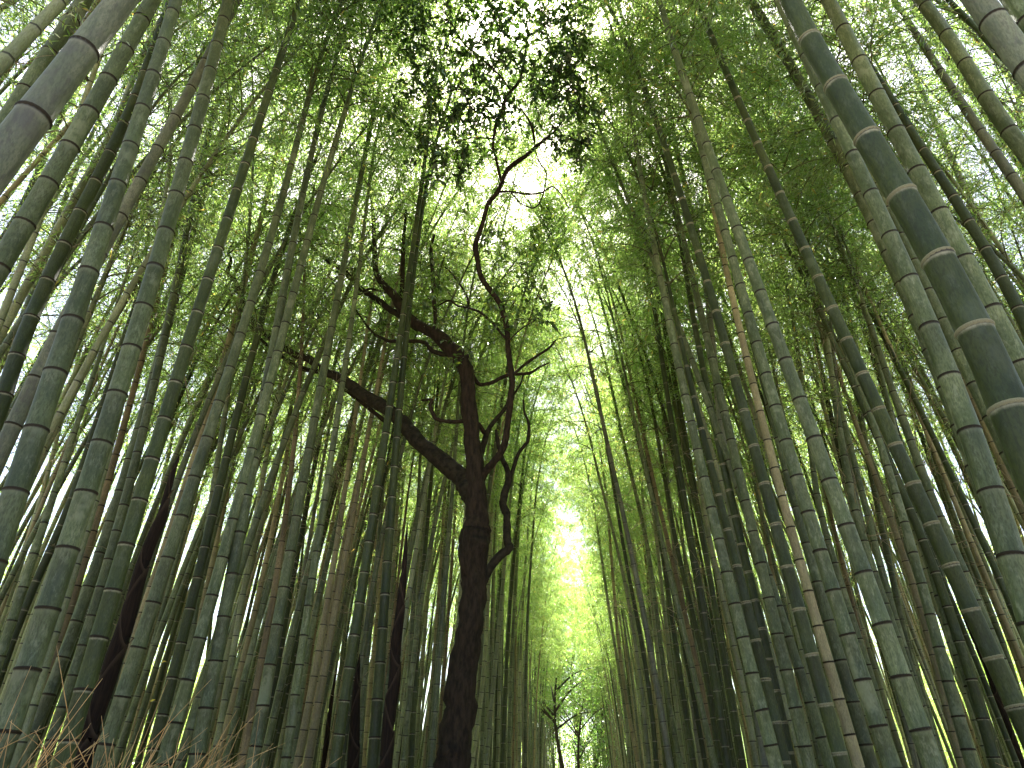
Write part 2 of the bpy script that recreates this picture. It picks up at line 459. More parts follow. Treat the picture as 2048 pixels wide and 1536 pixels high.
#@@BAMBOO
# ------------------------------------------------------------------ culms followed on the photograph: kind, width at the lowest and the highest point, points from below upwards
TR = """
w 78 58 0,330 57,233 140,133 213,40 247,0
g 34 30 0,270 30,205 75,143 118,80 157,22 168,0
g 40 30 0,530 25,488 70,412 112,340 150,273 188,212 220,150 255,93 283,38 305,0
g 57 27 10,1060 28,990 62,884 95,787 127,695 157,609 187,520 212,442 238,367 260,293 282,223 303,160 323,97 343,37 352,0
w 35 17 0,929 37,827 78,732 110,649 220,500 247,433 278,370 307,312 337,258 363,208 388,160 413,117 435,75 457,37 475,0
d 14 12 0,490 13,463 40,420 73,353 93,307 133,207 155,180
d 33 20 7,795 28,719 60,650 88,580 120,515 143,455 172,395 200,340 230,287 260,233 290,140
g 15 10 187,333 217,277 233,237 257,190 283,100 300,60
g 16 9 0,730 17,692 50,635 70,567 90,512 123,427 143,360 177,283 193,253
g 52 22 22,1452 55,1339 92,1231 117,1127 157,1031 170,995 187,942 213,860 237,779 262,702 283,632 303,562 323,500 353,393 380,293 402,203 427,117 440,60 456,10
g 23 9 115,1441 138,1376 177,1252 212,1134 243,1027 258,975 273,925 300,825 333,652 350,595 362,522 380,370 410,293 437,220 467,113 500,0
g 27 11 73,1481 92,1411 133,1272 177,1144 230,1024 243,959 260,902 297,799 328,705 357,622 393,532 360,510 377,420 403,353 447,260 480,187 510,87
d 40 13 133,1507 162,1401 190,1304 217,1207 245,1119 267,1034 293,954 317,877 340,802 362,732 383,665 405,602 423,542 440,485 473,382 503,290 540,173 565,103 587,33 600,0
t 17 9 297,1200 313,1150 330,1087 347,1027 370,969 388,912 405,860 422,810 448,719 473,632 503,522 545,333 562,267 592,150
g 34 10 217,1491 233,1431 253,1361 277,1287 300,1217 323,1151 347,1086 367,1031 388,962 405,902 442,790 477,685 510,595 532,500 555,420 577,343 599,273 622,167 632,120
g 32 8 395,1514 415,1407 435,1307 453,1206 470,1112 480,1034 500,939 519,859 545,712 570,584 589,477 609,377 627,293 642,218 667,127 695,57
g 30 9 330,1517 353,1441 375,1364 397,1291 417,1217 437,1147 460,1034 478,985 503,920 545,770 569,659 602,529 625,433 649,353 682,253 709,167 732,100
g 27 8 515,1479 539,1327 565,1184 592,1051 602,989 614,927 634,817 652,719 667,632 682,552 702,453 724,343 747,230 760,157
g 20 6 574,1487 594,1371 612,1257 637,1094 657,945 670,849 685,759 699,675 712,579 725,493 742,333 745,267
d 25 6 670,1524 695,1366 719,1199 749,1027 764,905 785,772 804,650 822,522 835,433 852,300 865,200 872,133
d 25 8 745,1524 754,1412 764,1284 772,1161 782,1047 790,895 799,805 809,712 818,620 835,483 845,427 857,347
g 8 6 805,979 812,895 819,700 825,550 819,483 827,417 832,353
g 15 10 7,1227 33,1147 60,1074 73,1024 95,950
g 21 13 0,1307 20,1254 67,1124 97,1024 125,930
d 18 16 15,1309 50,1216 68,1171 122,1059 130,1024 160,950
b 19 10 97,1357 130,1237 167,1121 203,1034 227,919 247,845 283,725 310,620 330,540
d 25 12 305,1497 324,1437 352,1327 380,1224 407,1122 425,1034 440,939 467,852 497,752 532,620 545,560
t 13 11 413,1171 427,1124 437,1067 450,1000
t 16 10 432,1534 462,1417 495,1284 522,1167 545,1060 560,980
b 17 6 517,1354 537,1247 554,1147 572,1044 582,925 595,812 605,679 607,579
t 18 8 619,1517 635,1407 649,1324 672,1211 690,1121 709,1041 719,945 742,829 765,720
t 18 6 600,1501 619,1401 635,1317 652,1224 672,1091 684,1031 695,929 715,812 725,729 740,620
w 12 9 540,1501 562,1391 579,1291 592,1237 610,1130
d 14 10 527,1507 552,1357 579,1191 612,1024 625,950
g 16 9 589,1507 612,1324 635,1204 665,1084 685,1000
g 14 8 720,1491 732,1324 752,1157 757,1070 765,980
g 10 8 777,1260 783,1190 795,1000 803,900
t 10 8 729,1507 745,1324 759,1191 765,1117 775,1000
d 14 5 822,1524 830,1357 840,1237 855,1034 864,929 874,812 878,690
g 9 6 835,1457 849,1274 862,1107 875,950
g 16 6 862,1524 877,1337 894,1107 909,929 919,765
t 10 6 850,1524 862,1391 882,1124 890,979 899,779
g 12 6 809,1524 819,1357 832,1091 840,920
g 12 6 519,995 539,879 567,729 590,600
g 13 6 520,1060 532,1012 565,895 592,762 625,645 642,572
g 10 9 949,1491 969,1324 974,1241
g 9 7 962,1529 965,1451 969,1314 972,1236 978,1050 984,930
g 9 7 979,1529 984,1314 988,1100 994,940
t 6 5 989,1510 991,1275 998,1100
g 8 6 995,1529 1000,1334 1006,1150
d 10 5 1005,1519 1013,1334 1026,1140 1035,1039 1049,922
g 9 6 1018,1529 1022,1353 1032,1150
g 7 5 1039,1529 1044,1236 1053,1100
g 8 5 1051,1529 1055,1236 1062,1120
w 58 56 2048,125 2003,63 1956,0
g 45 40 2048,28 2035,10 2025,-4
g 31 25 2046,300 2016,260 1973,193 1933,133 1896,77 1863,23 1839,0
d 14 12 2046,337 2026,307 1993,260 1933,170 1876,90 1846,43 1819,0
w 20 12 2036,370 1999,320 1936,223 1906,180 1849,97 1803,20 1786,0
g 11 9 2036,217 1999,130 1969,90 1929,50 1906,10
d 23 14 2046,635 2009,565 1973,512 1926,420 1893,370 1833,280 1779,197 1743,127
g 15 9 1986,510 1946,420 1909,333 1869,240 1829,150 1789,33
g 44 28 2046,745 2006,659 1939,539 1879,430 1824,328 1779,237 1736,153 1696,77 1661,10
D 90 44 2038,872 1976,704 1901,569 1833,443 1769,337 1713,240 1663,153 1618,73 1579,0
g 54 24 2033,1149 1999,1027 1956,909 1914,799 1876,695 1838,600 1796,519 1766,430 1728,357 1691,283 1659,212
g 30 22 2046,970 2016,905 1959,795 1909,692 1866,600
g 33 20 1985,1030 1940,910 1895,800 1850,690 1800,560 1749,443 1716,370 1679,305 1641,242 1608,183 1576,130 1546,75 1521,30 1501,0
t 16 13 2040,1010 2013,945 1966,852 1936,779
d 10 8 1683,510 1649,410 1613,327 1573,233 1543,147
g 9 7 1669,510 1649,390 1633,300 1629,267
g 8 6 1709,510 1693,463 1673,370 1659,317
D 40 11 2033,1417 1989,1327 1951,1242 1916,1164 1883,1087 1848,1015 1818,945 1786,879 1754,812 1723,750 1698,692 1673,635 1648,582 1603,487 1563,400 1534,327 1484,213 1447,130 1397,10
g 43 12 1853,1497 1814,1387 1776,1281 1743,1184 1706,1094 1676,1004 1644,917 1614,837 1586,760 1561,692 1532,625 1494,512 1471,457 1437,357 1406,268 1379,183 1352,103 1317,0
g 37 13 1783,1531 1748,1424 1714,1326 1683,1232 1654,1142 1626,1056 1599,972 1574,890 1549,812 1529,742 1509,674 1491,612 1476,555 1464,500 1434,407 1407,317 1385,230
t 24 10 1709,1512 1688,1436 1668,1359 1648,1286 1628,1214 1608,1146 1588,1079 1573,1031 1553,955 1534,899 1511,787 1487,685 1467,592 1447,515 1427,417 1411,330
D 32 8 1683,1529 1658,1437 1634,1346 1611,1261 1589,1181 1568,1106 1546,1034 1526,962 1509,894 1491,827 1456,709 1424,600 1397,515 1371,420 1344,340 1321,267 1291,180 1254,87 1211,0
g 28 9 1608,1482 1588,1399 1568,1321 1546,1244 1523,1150 1500,1024 1472,915 1442,804 1419,699 1397,602 1377,515 1357,445 1342,379 1321,285
g 22 5 1641,1477 1619,1402 1596,1329 1573,1259 1549,1191 1527,1124 1506,1062 1484,1002 1466,942 1446,884 1404,774 1362,672 1331,584 1301,507 1272,435 1246,370 1206,285 1177,220
g 29 6 1543,1487 1521,1411 1501,1331 1479,1256 1461,1182 1446,1112 1421,1031 1402,917 1374,805 1352,702 1331,609 1317,525 1296,427 1281,350 1267,267 1247,117
D 19 10 1511,1207 1497,1152 1477,1044 1461,992 1446,939 1431,865 1417,779 1404,729 1379,592 1367,512
D 27 10 1566,1507 1546,1441 1521,1311 1502,1246 1471,1121 1454,1062 1441,1005 1427,949 1412,895 1387,795 1369,712
D 17 9 1452,1501 1442,1442 1426,1336 1409,1236 1392,1134 1374,1041 1364,955 1349,879 1336,805 1321,699 1307,579
d 10 5 1354,945 1344,895 1321,802 1294,715 1251,609 1207,512
d 9 5 1311,1022 1291,949 1261,819 1227,689 1201,602 1177,512
p 6 4 1250,1060 1241,992 1221,912 1187,802
w 15 9 1337,1504 1326,1454 1304,1317 1287,1227 1267,1121 1244,1024 1225,930
g 10 6 1297,1517 1286,1401 1272,1304 1257,1197 1232,1091 1221,1041
d 11 7 1311,1504 1297,1377 1284,1284 1264,1184 1254,1134 1240,1050
g 11 8 1349,1464 1331,1364 1317,1257 1304,1141 1291,1084 1275,1000
d 13 8 1387,1524 1374,1441 1354,1314 1341,1201 1326,1121 1314,1041 1300,950
g 15 8 1427,1517 1404,1427 1384,1337 1364,1251 1347,1171 1321,1074 1311,1024 1290,930
b 12 8 1431,1517 1416,1424 1394,1331 1371,1241 1351,1141 1331,1061 1321,1024 1300,930
d 13 9 1427,1441 1404,1307 1384,1224 1361,1124 1341,1024
d 15 10 1481,1504 1461,1391 1442,1281 1424,1174 1404,1074 1394,1024 1375,930
g 15 10 1511,1517 1491,1404 1474,1307 1451,1224 1424,1104 1411,1031 1395,930
t 9 7 1274,1517 1257,1424 1244,1341 1232,1230
g 8 6 1257,1497 1237,1334 1224,1257 1217,1211
g 12 9 1740,810 1713,699 1688,592 1669,512
g 20 9 1923,1134 1889,1057 1869,1012 1853,967 1829,900 1781,774 1741,652 1706,552 1689,512
g 13 6 1985,1060 1956,995 1909,899 1866,812 1829,732 1783,635 1736,555 1713,512
d 11 8 1685,930 1666,845 1646,759 1626,662 1606,562 1594,522
g 19 9 1765,1200 1749,1147 1723,1069 1709,1009 1696,952 1674,835 1661,732 1651,645 1636,562
t 17 8 1870,1330 1843,1219 1811,1122 1776,1031 1763,985 1746,945 1719,865 1693,792 1666,709
g 28 10 1936,1507 1919,1434 1896,1351 1869,1267 1849,1187 1826,1109 1804,1034 1786,965 1743,832 1709,752
d 25 15 1986,1507 1963,1437 1933,1324 1896,1217 1856,1101 1819,1024 1785,940
g 18 13 1826,1354 1793,1251 1766,1147 1733,1024 1710,930
g 19 12 1769,1457 1743,1351 1703,1241 1669,1131 1643,1024 1625,930
g 13 8 1753,1351 1723,1254 1696,1164 1673,1074 1659,1024
g 28 17 1739,1517 1726,1471 1696,1371 1666,1272 1639,1181 1616,1094 1599,1044 1570,930
g 14 10 2036,1384 2006,1291 1973,1197 1953,1151 1909,1034 1880,950
t 13 10 2046,1351 2023,1291 1979,1177 1936,1074 1905,990
d 9 7 2036,1257 1989,1144 1943,1031
g 20 13 1983,1497 1963,1437 1919,1324 1883,1214 1869,1164 1840,1060
t 6 4 1365,110 1350,45 1335,5
w 13 9 1420,640 1400,500 1370,370 1345,250
d 8 5 1291,467 1271,383 1241,283 1224,227
w 8 6 829,1240 838,1000 845,800 852,620
"""
# hand-written labels for the culms that stand out most, by their place in the list above
TR_LABEL = {
    0: "very thick pale blotchy bamboo leaning steeply across the upper left corner",
    3: "thick grey green bamboo in left foreground with mottled lichen patches and dark rings",
    4: "beige leafless bamboo crossing behind the thick mottled bamboo of the left foreground",
    6: "dark glossy green bamboo with faint rings leaning at the far left edge",
    9: "thickest grey green bamboo at the lower left, sunlit along its right edge",
    12: "dark green bamboo with pale rings just left of the tallest brown shoot",
    19: "dark green bamboo with pale rings crossing in front of the tree's left limb",
    20: "dark green bamboo with pale rings right beside the two wide brown shoots",
    25: "dead brown bamboo stem beside the thickest grey green bamboo at lower left",
    30: "left one of two slender straw coloured bamboos left of the brown shoots" ,
    31: "dead straw bamboo right beside another straw one, left of the brown shoots",
    56: "thick pale beige bamboo cutting across the upper right corner",
    57: "dark grey bamboo tip in the extreme upper right corner",
    65: "thickest dark bamboo with pale collars leaning in from the right edge",
    64: "thick grey green bamboo right behind the thickest one with pale collars",
    66: "thick grey green bamboo close left of the thickest one with pale collars",
    73: "dark olive bamboo with pale rings leaning right through the middle of the right grove",
    74: "thick grey green bamboo with dark rings beside the path, longest of right foreground",
    76: "straw coloured bamboo standing between dark and grey green ones in right foreground",
    77: "very dark green bamboo with bright pale rings left of the straw coloured one",
    79: "slender pale green bamboo leaning left across the others in right grove",
}
# ------------------------------------------------------------------ bamboo builders
CR_LEN = 7.0          # length of a crown module along its stem
def crown_axis(t):
    """axis of the crown module, t 0..1, arching towards +x"""
    t = np.asarray(t, float)
    return np.stack([1.9 * t ** 2.3, 0.12 * np.sin(3 * t) * t, CR_LEN * t - 0.9 * t ** 3.2], axis=-1)

def crown_module(seed, n_sub=9, dense=1.0):
    """branches mesh, foliage mesh of one bamboo's upper half"""
    r = np.random.default_rng(seed)
    br = MB()
    LV, LT = [], []
    nodes = np.linspace(0.02, 0.985, 21)
    for k, t in enumerate(nodes):
        p0 = crown_axis(t)
        base_az = r.uniform(0, 2 * np.pi)
        L = (1.75 - 1.25 * t) * r.uniform(0.75, 1.15) * (0.55 + 0.45 * min(1, t * 5))
        for s in range(2):
            az = base_az + s * r.uniform(0.9, 1.5)
            el = r.uniform(0.55, 1.0)
            h = np.array([math.cos(az), math.sin(az), 0])
            tt = np.linspace(0, 1, 7)[:, None]
            P = p0 + L * (h * (math.cos(el) * tt + 0.10 * tt ** 2) + np.array([0, 0, 1.0]) * (math.sin(el) * tt - (0.62 + 0.2 * r.random()) * tt ** 2.2))
            br.tube(P, np.linspace(0.009, 0.0025, 7) * (1.1 - 0.5 * t), 4)
            for j in range(n_sub):
                u = 0.14 + 0.86 * (j + r.random()) / n_sub
                q = P[0] + (P[-1] - P[0]) * 0
                i = min(5, int(u * 6)); f = u * 6 - i
                q = P[i] * (1 - f) + P[i + 1] * f
                a2 = az + r.uniform(-1.3, 1.3)
                e2 = r.uniform(-0.55, 0.45)
                l2 = r.uniform(0.20, 0.50) * (1.1 - 0.4 * t)
                d2 = np.array([math.cos(a2) * math.cos(e2), math.sin(a2) * math.cos(e2), math.sin(e2)])
                q2 = q + d2 * l2 + np.array([0, 0, -0.10 * l2])
                if j % 2 == 0:
                    br.tube(np.array([q, (q + q2) / 2 + [0, 0, 0.02], q2]), [0.003, 0.002, 0.001], 3)
                nl = max(4, int(r.integers(15, 24) * dense))
                uu = r.uniform(0.1, 1.1, nl)[:, None]
                o = q + (q2 - q) * uu + r.normal(0, 0.035, (nl, 3))
                LV.append((o, np.tile(d2, (nl, 1))))
    o = np.vstack([a for a, b in LV]); d = np.vstack([b for a, b in LV])
    n = len(o)
    ld = d * 0.7 + r.normal(0, 0.55, (n, 3)) + np.array([0, 0, -0.42])
    ld /= np.linalg.norm(ld, axis=1)[:, None]
    up = np.array([0, 0, 1.0]) + r.normal(0, 0.55, (n, 3))
    sd = np.cross(ld, up); sd /= np.linalg.norm(sd, axis=1)[:, None] + 1e-9
    nn = np.cross(sd, ld)
    L = r.uniform(0.060, 0.105, n)[:, None]
    W = L * r.uniform(0.075, 0.105, n)[:, None]
    a = o
    tip = o + ld * L - nn * L * 0.10
    m = o + ld * L * 0.38 + nn * L * 0.03
    V = np.stack([a, m + sd * W, tip, m - sd * W], axis=1).reshape(-1, 3)
    b = np.arange(n)[:, None] * 4
    T = np.vstack([b + np.array([0, 1, 2]), b + np.array([0, 2, 3])])
    tone = np.clip(r.normal(0.45, 0.2, n), 0, 0.9)
    tone[r.random(n) < 0.012] = 1.2
    fol = mesh_np("foliage", V, T, M_BLEAF, False, {"tone": np.repeat(tone, 4)})
    return br.mesh("branches", M_TWIG), fol

CROWNS = [crown_module(100 + i) for i in range(8)]           # full crowns for the near stems
THIN = [crown_module(200 + i, 9, 0.55) for i in range(8)]     # lighter ones for the rows behind

def bare_twigs(seed):
    """pale leafless side branches on some three metres of stem"""
    r = np.random.default_rng(seed)
    tw = MB()
    for k in range(9):
        z = k * 0.34 + r.uniform(-.03, .03)
        if r.random() < 0.25: continue
        for q in range(2):
            a = r.uniform(0, 6.28); L = r.uniform(0.35, 1.1); el = r.uniform(0.2, 1.0)
            h = np.array([math.cos(a) * math.cos(el), math.sin(a) * math.cos(el), math.sin(el)])
            p0 = np.array([0, 0, z]); p1 = p0 + h * L * .5; p2 = p0 + h * L + [0, 0, -0.25 * L]
            tw.tube(np.array([p0, p1, p2]), [0.006, 0.004, 0.002], 3)
            for j in range(4):
                b = p1 + (p2 - p1) * r.random()
                d = h * .6 + r.normal(0, 0.6, 3)
                tw.tube(np.array([b, b + d * .18 * L, b + d * .32 * L - [0, 0, .06]]), [0.003, 0.002, 0.001], 3)
    return tw.mesh("bare_twigs", M_DEADTWIG)
BARE = [bare_twigs(40 + i) for i in range(5)]

def stalk_mesh(P, R, node_s, sides, fine):
    """P (n,3) fine polyline, R radius along it, node_s the arc lengths of the nodes"""
    seg = np.linalg.norm(np.diff(P, axis=0), axis=1)
    S = np.concatenate([[0], np.cumsum(seg)])
    total = S[-1]
    ss, rr, dn, sv = [], [], [], []
    prev = 0.0
    hsh = np.random.default_rng(int(abs(total) * 1000) % 99991)
    for s in list(node_s) + [total]:
        if s - prev < 0.03:
            continue
        r = np.interp(s, S, R)
        ln = s - prev
        if fine:
            e = min(0.3 * ln, 0.30 * r)
            items = [(prev + e * 0.55, 0.995, ln - e * 0.55), (prev + ln * 0.5, 0.985, ln * 0.5), (s - e * 1.4, 1.0, e * 1.4), (s - e * 0.35, 1.035, e * 0.35), (s - e * 0.05, 1.06, 0.004), (s + e * 0.10, 1.05, 0.0)]
        else:
            e = min(0.3 * ln, 0.35 * r)
            items = [(prev + e, 0.985, ln - e), (s - e, 1.0, e), (s, 1.06, 0.0)]
        if s >= total:
            items = items[:2]
        seg_v = hsh.random()
        for a, k, d in items:
            sv.append(seg_v); ss.append(a); rr.append(np.interp(a, S, R) * k); dn.append(d)
        prev = s
    ss = np.array([0.0] + ss); rr = np.array([R[0]] + rr); dn = np.array([0.2] + dn); sv = np.array([0.5] + sv)
    C = np.stack([np.interp(ss, S, P[:, k]) for k in range(3)], axis=-1)
    V, Q, T = tube(C, rr, sides)
    D = np.concatenate([np.repeat(dn, sides), [0.2, 0.2]])
    return V, Q, T, D, np.concatenate([np.repeat(sv, sides), [0.5, 0.5]])

def node_positions(P, d_base, r, S_total):
    """arc lengths of nodes: short internodes near the ground, longer above"""
    out, s = [], 0.06
    k = r.uniform(0.98, 1.24)
    while s < S_total - 0.15:
        out.append(s)
        h = s
        ln = (0.13 + 0.16 * min(1, h / 2.2) + 0.05 * min(1, max(0, h - 2) / 4)) * (0.55 + 0.45 * d_base / 0.115) * k
        if h > 9: ln *= max(0.5, 1 - (h - 9) * 0.05)
        s += ln * r.uniform(0.96, 1.04)
    return out

def ring_mesh(name, mat):
    a = np.arange(18) * 2 * np.pi / 18
    prof = [(0.99, -0.20), (1.05, -0.12), (1.08, -0.02), (1.06, 0.06), (0.985, 0.10)]
    V = np.array([(p * math.cos(x), p * math.sin(x), z) for p, z in prof for x in a])
    Q = [(i * 18 + j, i * 18 + (j + 1) % 18, (i + 1) * 18 + (j + 1) % 18, (i + 1) * 18 + j) for i in range(4) for j in range(18)]
    return mesh_np(name, V, np.array(Q), mat, True)
RING_DARK = ring_mesh("node_ring dark", M_RING)
RING_PALE = ring_mesh("node_ring pale", M_RINGPALE)

def basis(T, xdir):
    z = Vector(T).normalized()
    x = Vector(xdir); x = (x - z * x.dot(z))
    if x.length < 1e-4: x = z.orthogonal()
    x.normalize()
    y = z.cross(x)
    return Matrix((x, y, z)).transposed()

BASES = []            # where culms stand: x, y

KIND_WORDS = {'g': 'grey green', 'p': 'pale green', 'd': 'dark green', 'D': 'dark green', 't': 'straw coloured', 'b': 'dead brown', 'w': 'pale weathered'}

def build_traced():
    recs = []
    keep = ''
    for li, line in enumerate([l for l in TR.strip().splitlines()]):
        f = line.split()
        kind, w0, w1 = f[0], float(f[1]), float(f[2])
        pts = np.array([tuple(map(float, p.split(','))) for p in f[3:]])
        r = np.random.default_rng(500 + li)
        if kind == 'g' and w0 < 16 and r.random() < 0.7: kind = 'p'  # most thin distant stems get the paler colour, brightness painted in
        # how far: from the width of the stem against a real stem's thickness
        dia = {True: 0.128, False: 0.105}[w0 > 24] * r.uniform(0.94, 1.06)
        if w0 > 70: dia = 0.150
        if w0 < 13: dia = 0.095 * r.uniform(0.93, 1.07)
        u, ry, rz = ray(*pts[0])
        zc = F * dia / w0
        Y = ry * zc
        if pts[0][1] < 700:        # seen only high up: the stem is already thinner there
            Y *= 0.93
        W = np.array([at(x, y, Y) for x, y in pts])
        # smooth x over z
        z, x = W[:, 2], W[:, 0]
        deg = min(3, len(z) - 1) if (z[-1] - z[0]) > 2.0 else 1
        zm, zs = z.mean(), max(z.std(), 0.3)
        c = np.polyfit((z - zm) / zs, x, deg)
        fx = lambda q: np.polyval(c, (q - zm) / zs)
        dfx = lambda q: np.polyval(np.polyder(c), (q - zm) / zs) / zs
        z0, z1 = z[0], z[-1]
        s0, s1 = dfx(z0 + 0.05 * (z1 - z0)), dfx(z1 - 0.05 * (z1 - z0))
        s0 = np.clip(s0, -0.55, 0.55)
        ux, ury, _ = ray(*pts[-1])
        r1 = 0.5 * w1 / F * (Y / ury) * 1.0
        r0 = dia / 2
        r0 = r0 * (0.85 if w0 > 55 else 0.95); r1 = r1 * (0.85 if w0 > 55 else 0.95)
        r1 = np.clip(r1, r0 * 0.30, r0 * 0.97)
        exits = pts[-1][1] < 20
        cb = max(z1 + (r.uniform(0.2, 1.2) if exits else -1.2), 7.0 + r.uniform(0, 1.2))
        if kind in 'tbw' and li not in (0, 56):
            cb = max(cb, z1 + 0.4)
        if r1 > r0 * 0.8:
            cb = max(cb, z1 + 1.5)
        cb = min(cb, max(15.0, z1))
        zz = np.concatenate([np.linspace(0, max(z0, 0.02), 14)[:-1], np.linspace(max(z0, 0.02), z1, 40), np.linspace(z1, max(cb, z1 + 0.1), 12)[1:]])
        zlow = np.minimum(zz, z0)
        xs = np.where(zz < z0, fx(z0) + s0 * (zz - z0) * (0.55 + 0.45 * np.clip(zz / max(z0, .01), 0, 1)), np.where(zz <= z1, fx(np.clip(zz, z0, z1)), fx(z1) + s1 * (zz - z1)))
        P = np.stack([xs, np.full_like(zz, Y), zz], axis=-1)
        sel = (P[:, 2] <= cb + 1e-6)
        P = P[sel]
        T = P[-1] - P[-3]; T /= np.linalg.norm(T)
        # crown module frame at the top of the bare stem
        side = -1 if P[0][0] > path_x(Y) else 1
        ang = r.uniform(-0.9, 0.9) + (0 if side > 0 else math.pi)
        Tc = T * 0.8 + np.array([0, 0, 0.2]); Tc /= np.linalg.norm(Tc)
        Rm = basis(Tc, (math.cos(ang), math.sin(ang), 0))
        sc = r.uniform(0.88, 1.10) * (1.08 if w0 > 16 else 1.0)
        ax = crown_axis(np.linspace(0, 1, 14)) * sc
        top = np.array([list(Rm @ Vector(a)) for a in ax]) + P[-1]
        Pall = np.vstack([P, top[1:]])
        zP = Pall[:, 2]
        # radius: straight-line in height between what was measured, then tapering out
        hs = np.concatenate([np.linspace(0, 1, len(P)), np.linspace(1, 2, len(top))[1:]])
        rad = np.interp(P[:, 2], [0, max(z0, .05), max(z1, z0 + .1)], [r0 * (1.0 + 0.05 * min(1, z0 / 3)), r0, r1])
        slope = (r1 - r0) / max(z1 - z0, 0.5)
        slope = np.clip(slope, -0.006, -0.0015)
        above = P[:, 2] > z1
        rad[above] = np.maximum(r1 + slope * (P[above, 2] - z1), 0.35 * r1)
        rad = np.concatenate([rad, np.linspace(rad[-1], 0.003, len(top))[1:]])
        recs.append(dict(li=li, kind=kind, w=w0, pts=pts, Y=Y, P=Pall, R=rad, Rm=Rm, sc=sc, cb=P[-1], dia=dia, r=r))
    return recs

RECS = build_traced()
for q in RECS:
    BASES.append((q['P'][0][0], q['P'][0][1]))

# words that single each one out: by hand where it stands out, else by kind, thickness and its order along the grove
def size_word(w):
    return 'thick' if w >= 36 else 'medium thick' if w >= 22 else 'slender' if w >= 12 else 'very thin'
ORD = ['', 'second ', 'third ', 'fourth ', 'fifth ', 'sixth ', 'seventh ', 'eighth ', 'ninth ', 'tenth ', 'eleventh ', 'twelfth ', 'thirteenth ', 'fourteenth ', 'fifteenth ', 'sixteenth ']
# things one can find along the lower part of the photograph, by their x at the height y = 1300
MARKS = [(-60, "left edge"), (66, "thickest lower-left bamboo"), (190, "pale-ringed dark bamboo"), (232, "tallest brown shoot"), (400, "leftmost grey pair"), (552, "mottled bamboo"), (650, "twin straw bamboos"), (703, "green pale-ringed bamboo"), (791, "tall sheathed shoot"), (936, "dark tree trunk"), (1030, "pale-ringed stem beyond trunk"), (1130, "path gap"), (1290, "grove's path edge"), (1420, "slim dark ringed stem"), (1522, "dark stem at midgrove"), (1620, "very dark pale-ringed bamboo"), (1652, "straw foreground bamboo"), (1782, "thick path-side bamboo"), (1885, "slate bamboo"), (1960, "black shoot"), (2110, "right edge")]
MARKS = [(-60, "left edge"), (66, "thickest lower-left bamboo"), (232, "tallest brown shoot"), (552, "slim bare bamboos"), (652, "twin straw bamboos"), (791, "tall sheathed shoot"), (936, "dark tree trunk"), (1130, "path gap"), (1622, "very dark pale-ringed bamboo"), (1652, "straw foreground bamboo"), (1782, "thick path-side bamboo"), (1960, "black shoot"), (2110, "right edge")]
MARKS = [m for m in MARKS if m[1] != "slim bare bamboos"]
def between(x):
    for a, b in zip(MARKS, MARKS[1:]):
        if a[0] <= x < b[0]:
            return a[1], b[1]
    return None
def ordinal(i, n):
    if n == 1: return "only one"
    if i < (n + 1) // 2:
        return "leftmost" if i == 0 else ORD[i] + "from left"
    j = n - 1 - i
    return "rightmost" if j == 0 else ORD[j] + "from right"
classes = {}
for q in RECS:
    if q['li'] in TR_LABEL: continue
    side = 'left' if q['pts'][:, 0].mean() < 1100 else 'right'
    xb = float(np.interp(1300, q['pts'][::-1, 1], q['pts'][::-1, 0])) if q['pts'][0][1] >= 1290 else None
    if xb is not None and between(xb):
        a, b = between(xb)
        key = ('foot', a, b, size_word(q['w']), KIND_WORDS[q['kind']])
    else:
        xb = q['pts'][:, 0].mean()
        key = ('top', side, 'high near the canopy' if q['pts'][:, 1].mean() < 520 else 'at middle height', size_word(q['w']), KIND_WORDS[q['kind']])
    classes.setdefault(key, []).append((xb, q))
for key, qs in classes.items():
    qs.sort(key=lambda t: t[0])
    for i, (xb, q) in enumerate(qs):
        o = ordinal(i, len(qs))
        if key[0] == 'foot':
            TR_LABEL[q['li']] = f"{key[3]} {key[4]} bamboo, {o} between {key[1]} and {key[2]}"
        else:
            TR_LABEL[q['li']] = f"{key[3]} {key[4]} bamboo {key[2]} in {key[1]} grove, {o} there"

def add_crown(root, base, M3, sc, idx, rnd, lib=None):
    lib = lib or CROWNS
    br, fo = lib[idx % len(lib)]
    m = Matrix.Translation(base) @ M3.to_4x4() @ Matrix.Scale(sc, 4)
    b = link("branches", br, root, m)
    f = link("foliage", fo, root, m)
    f["kind"] = "stuff"
    b["kind"] = "stuff"

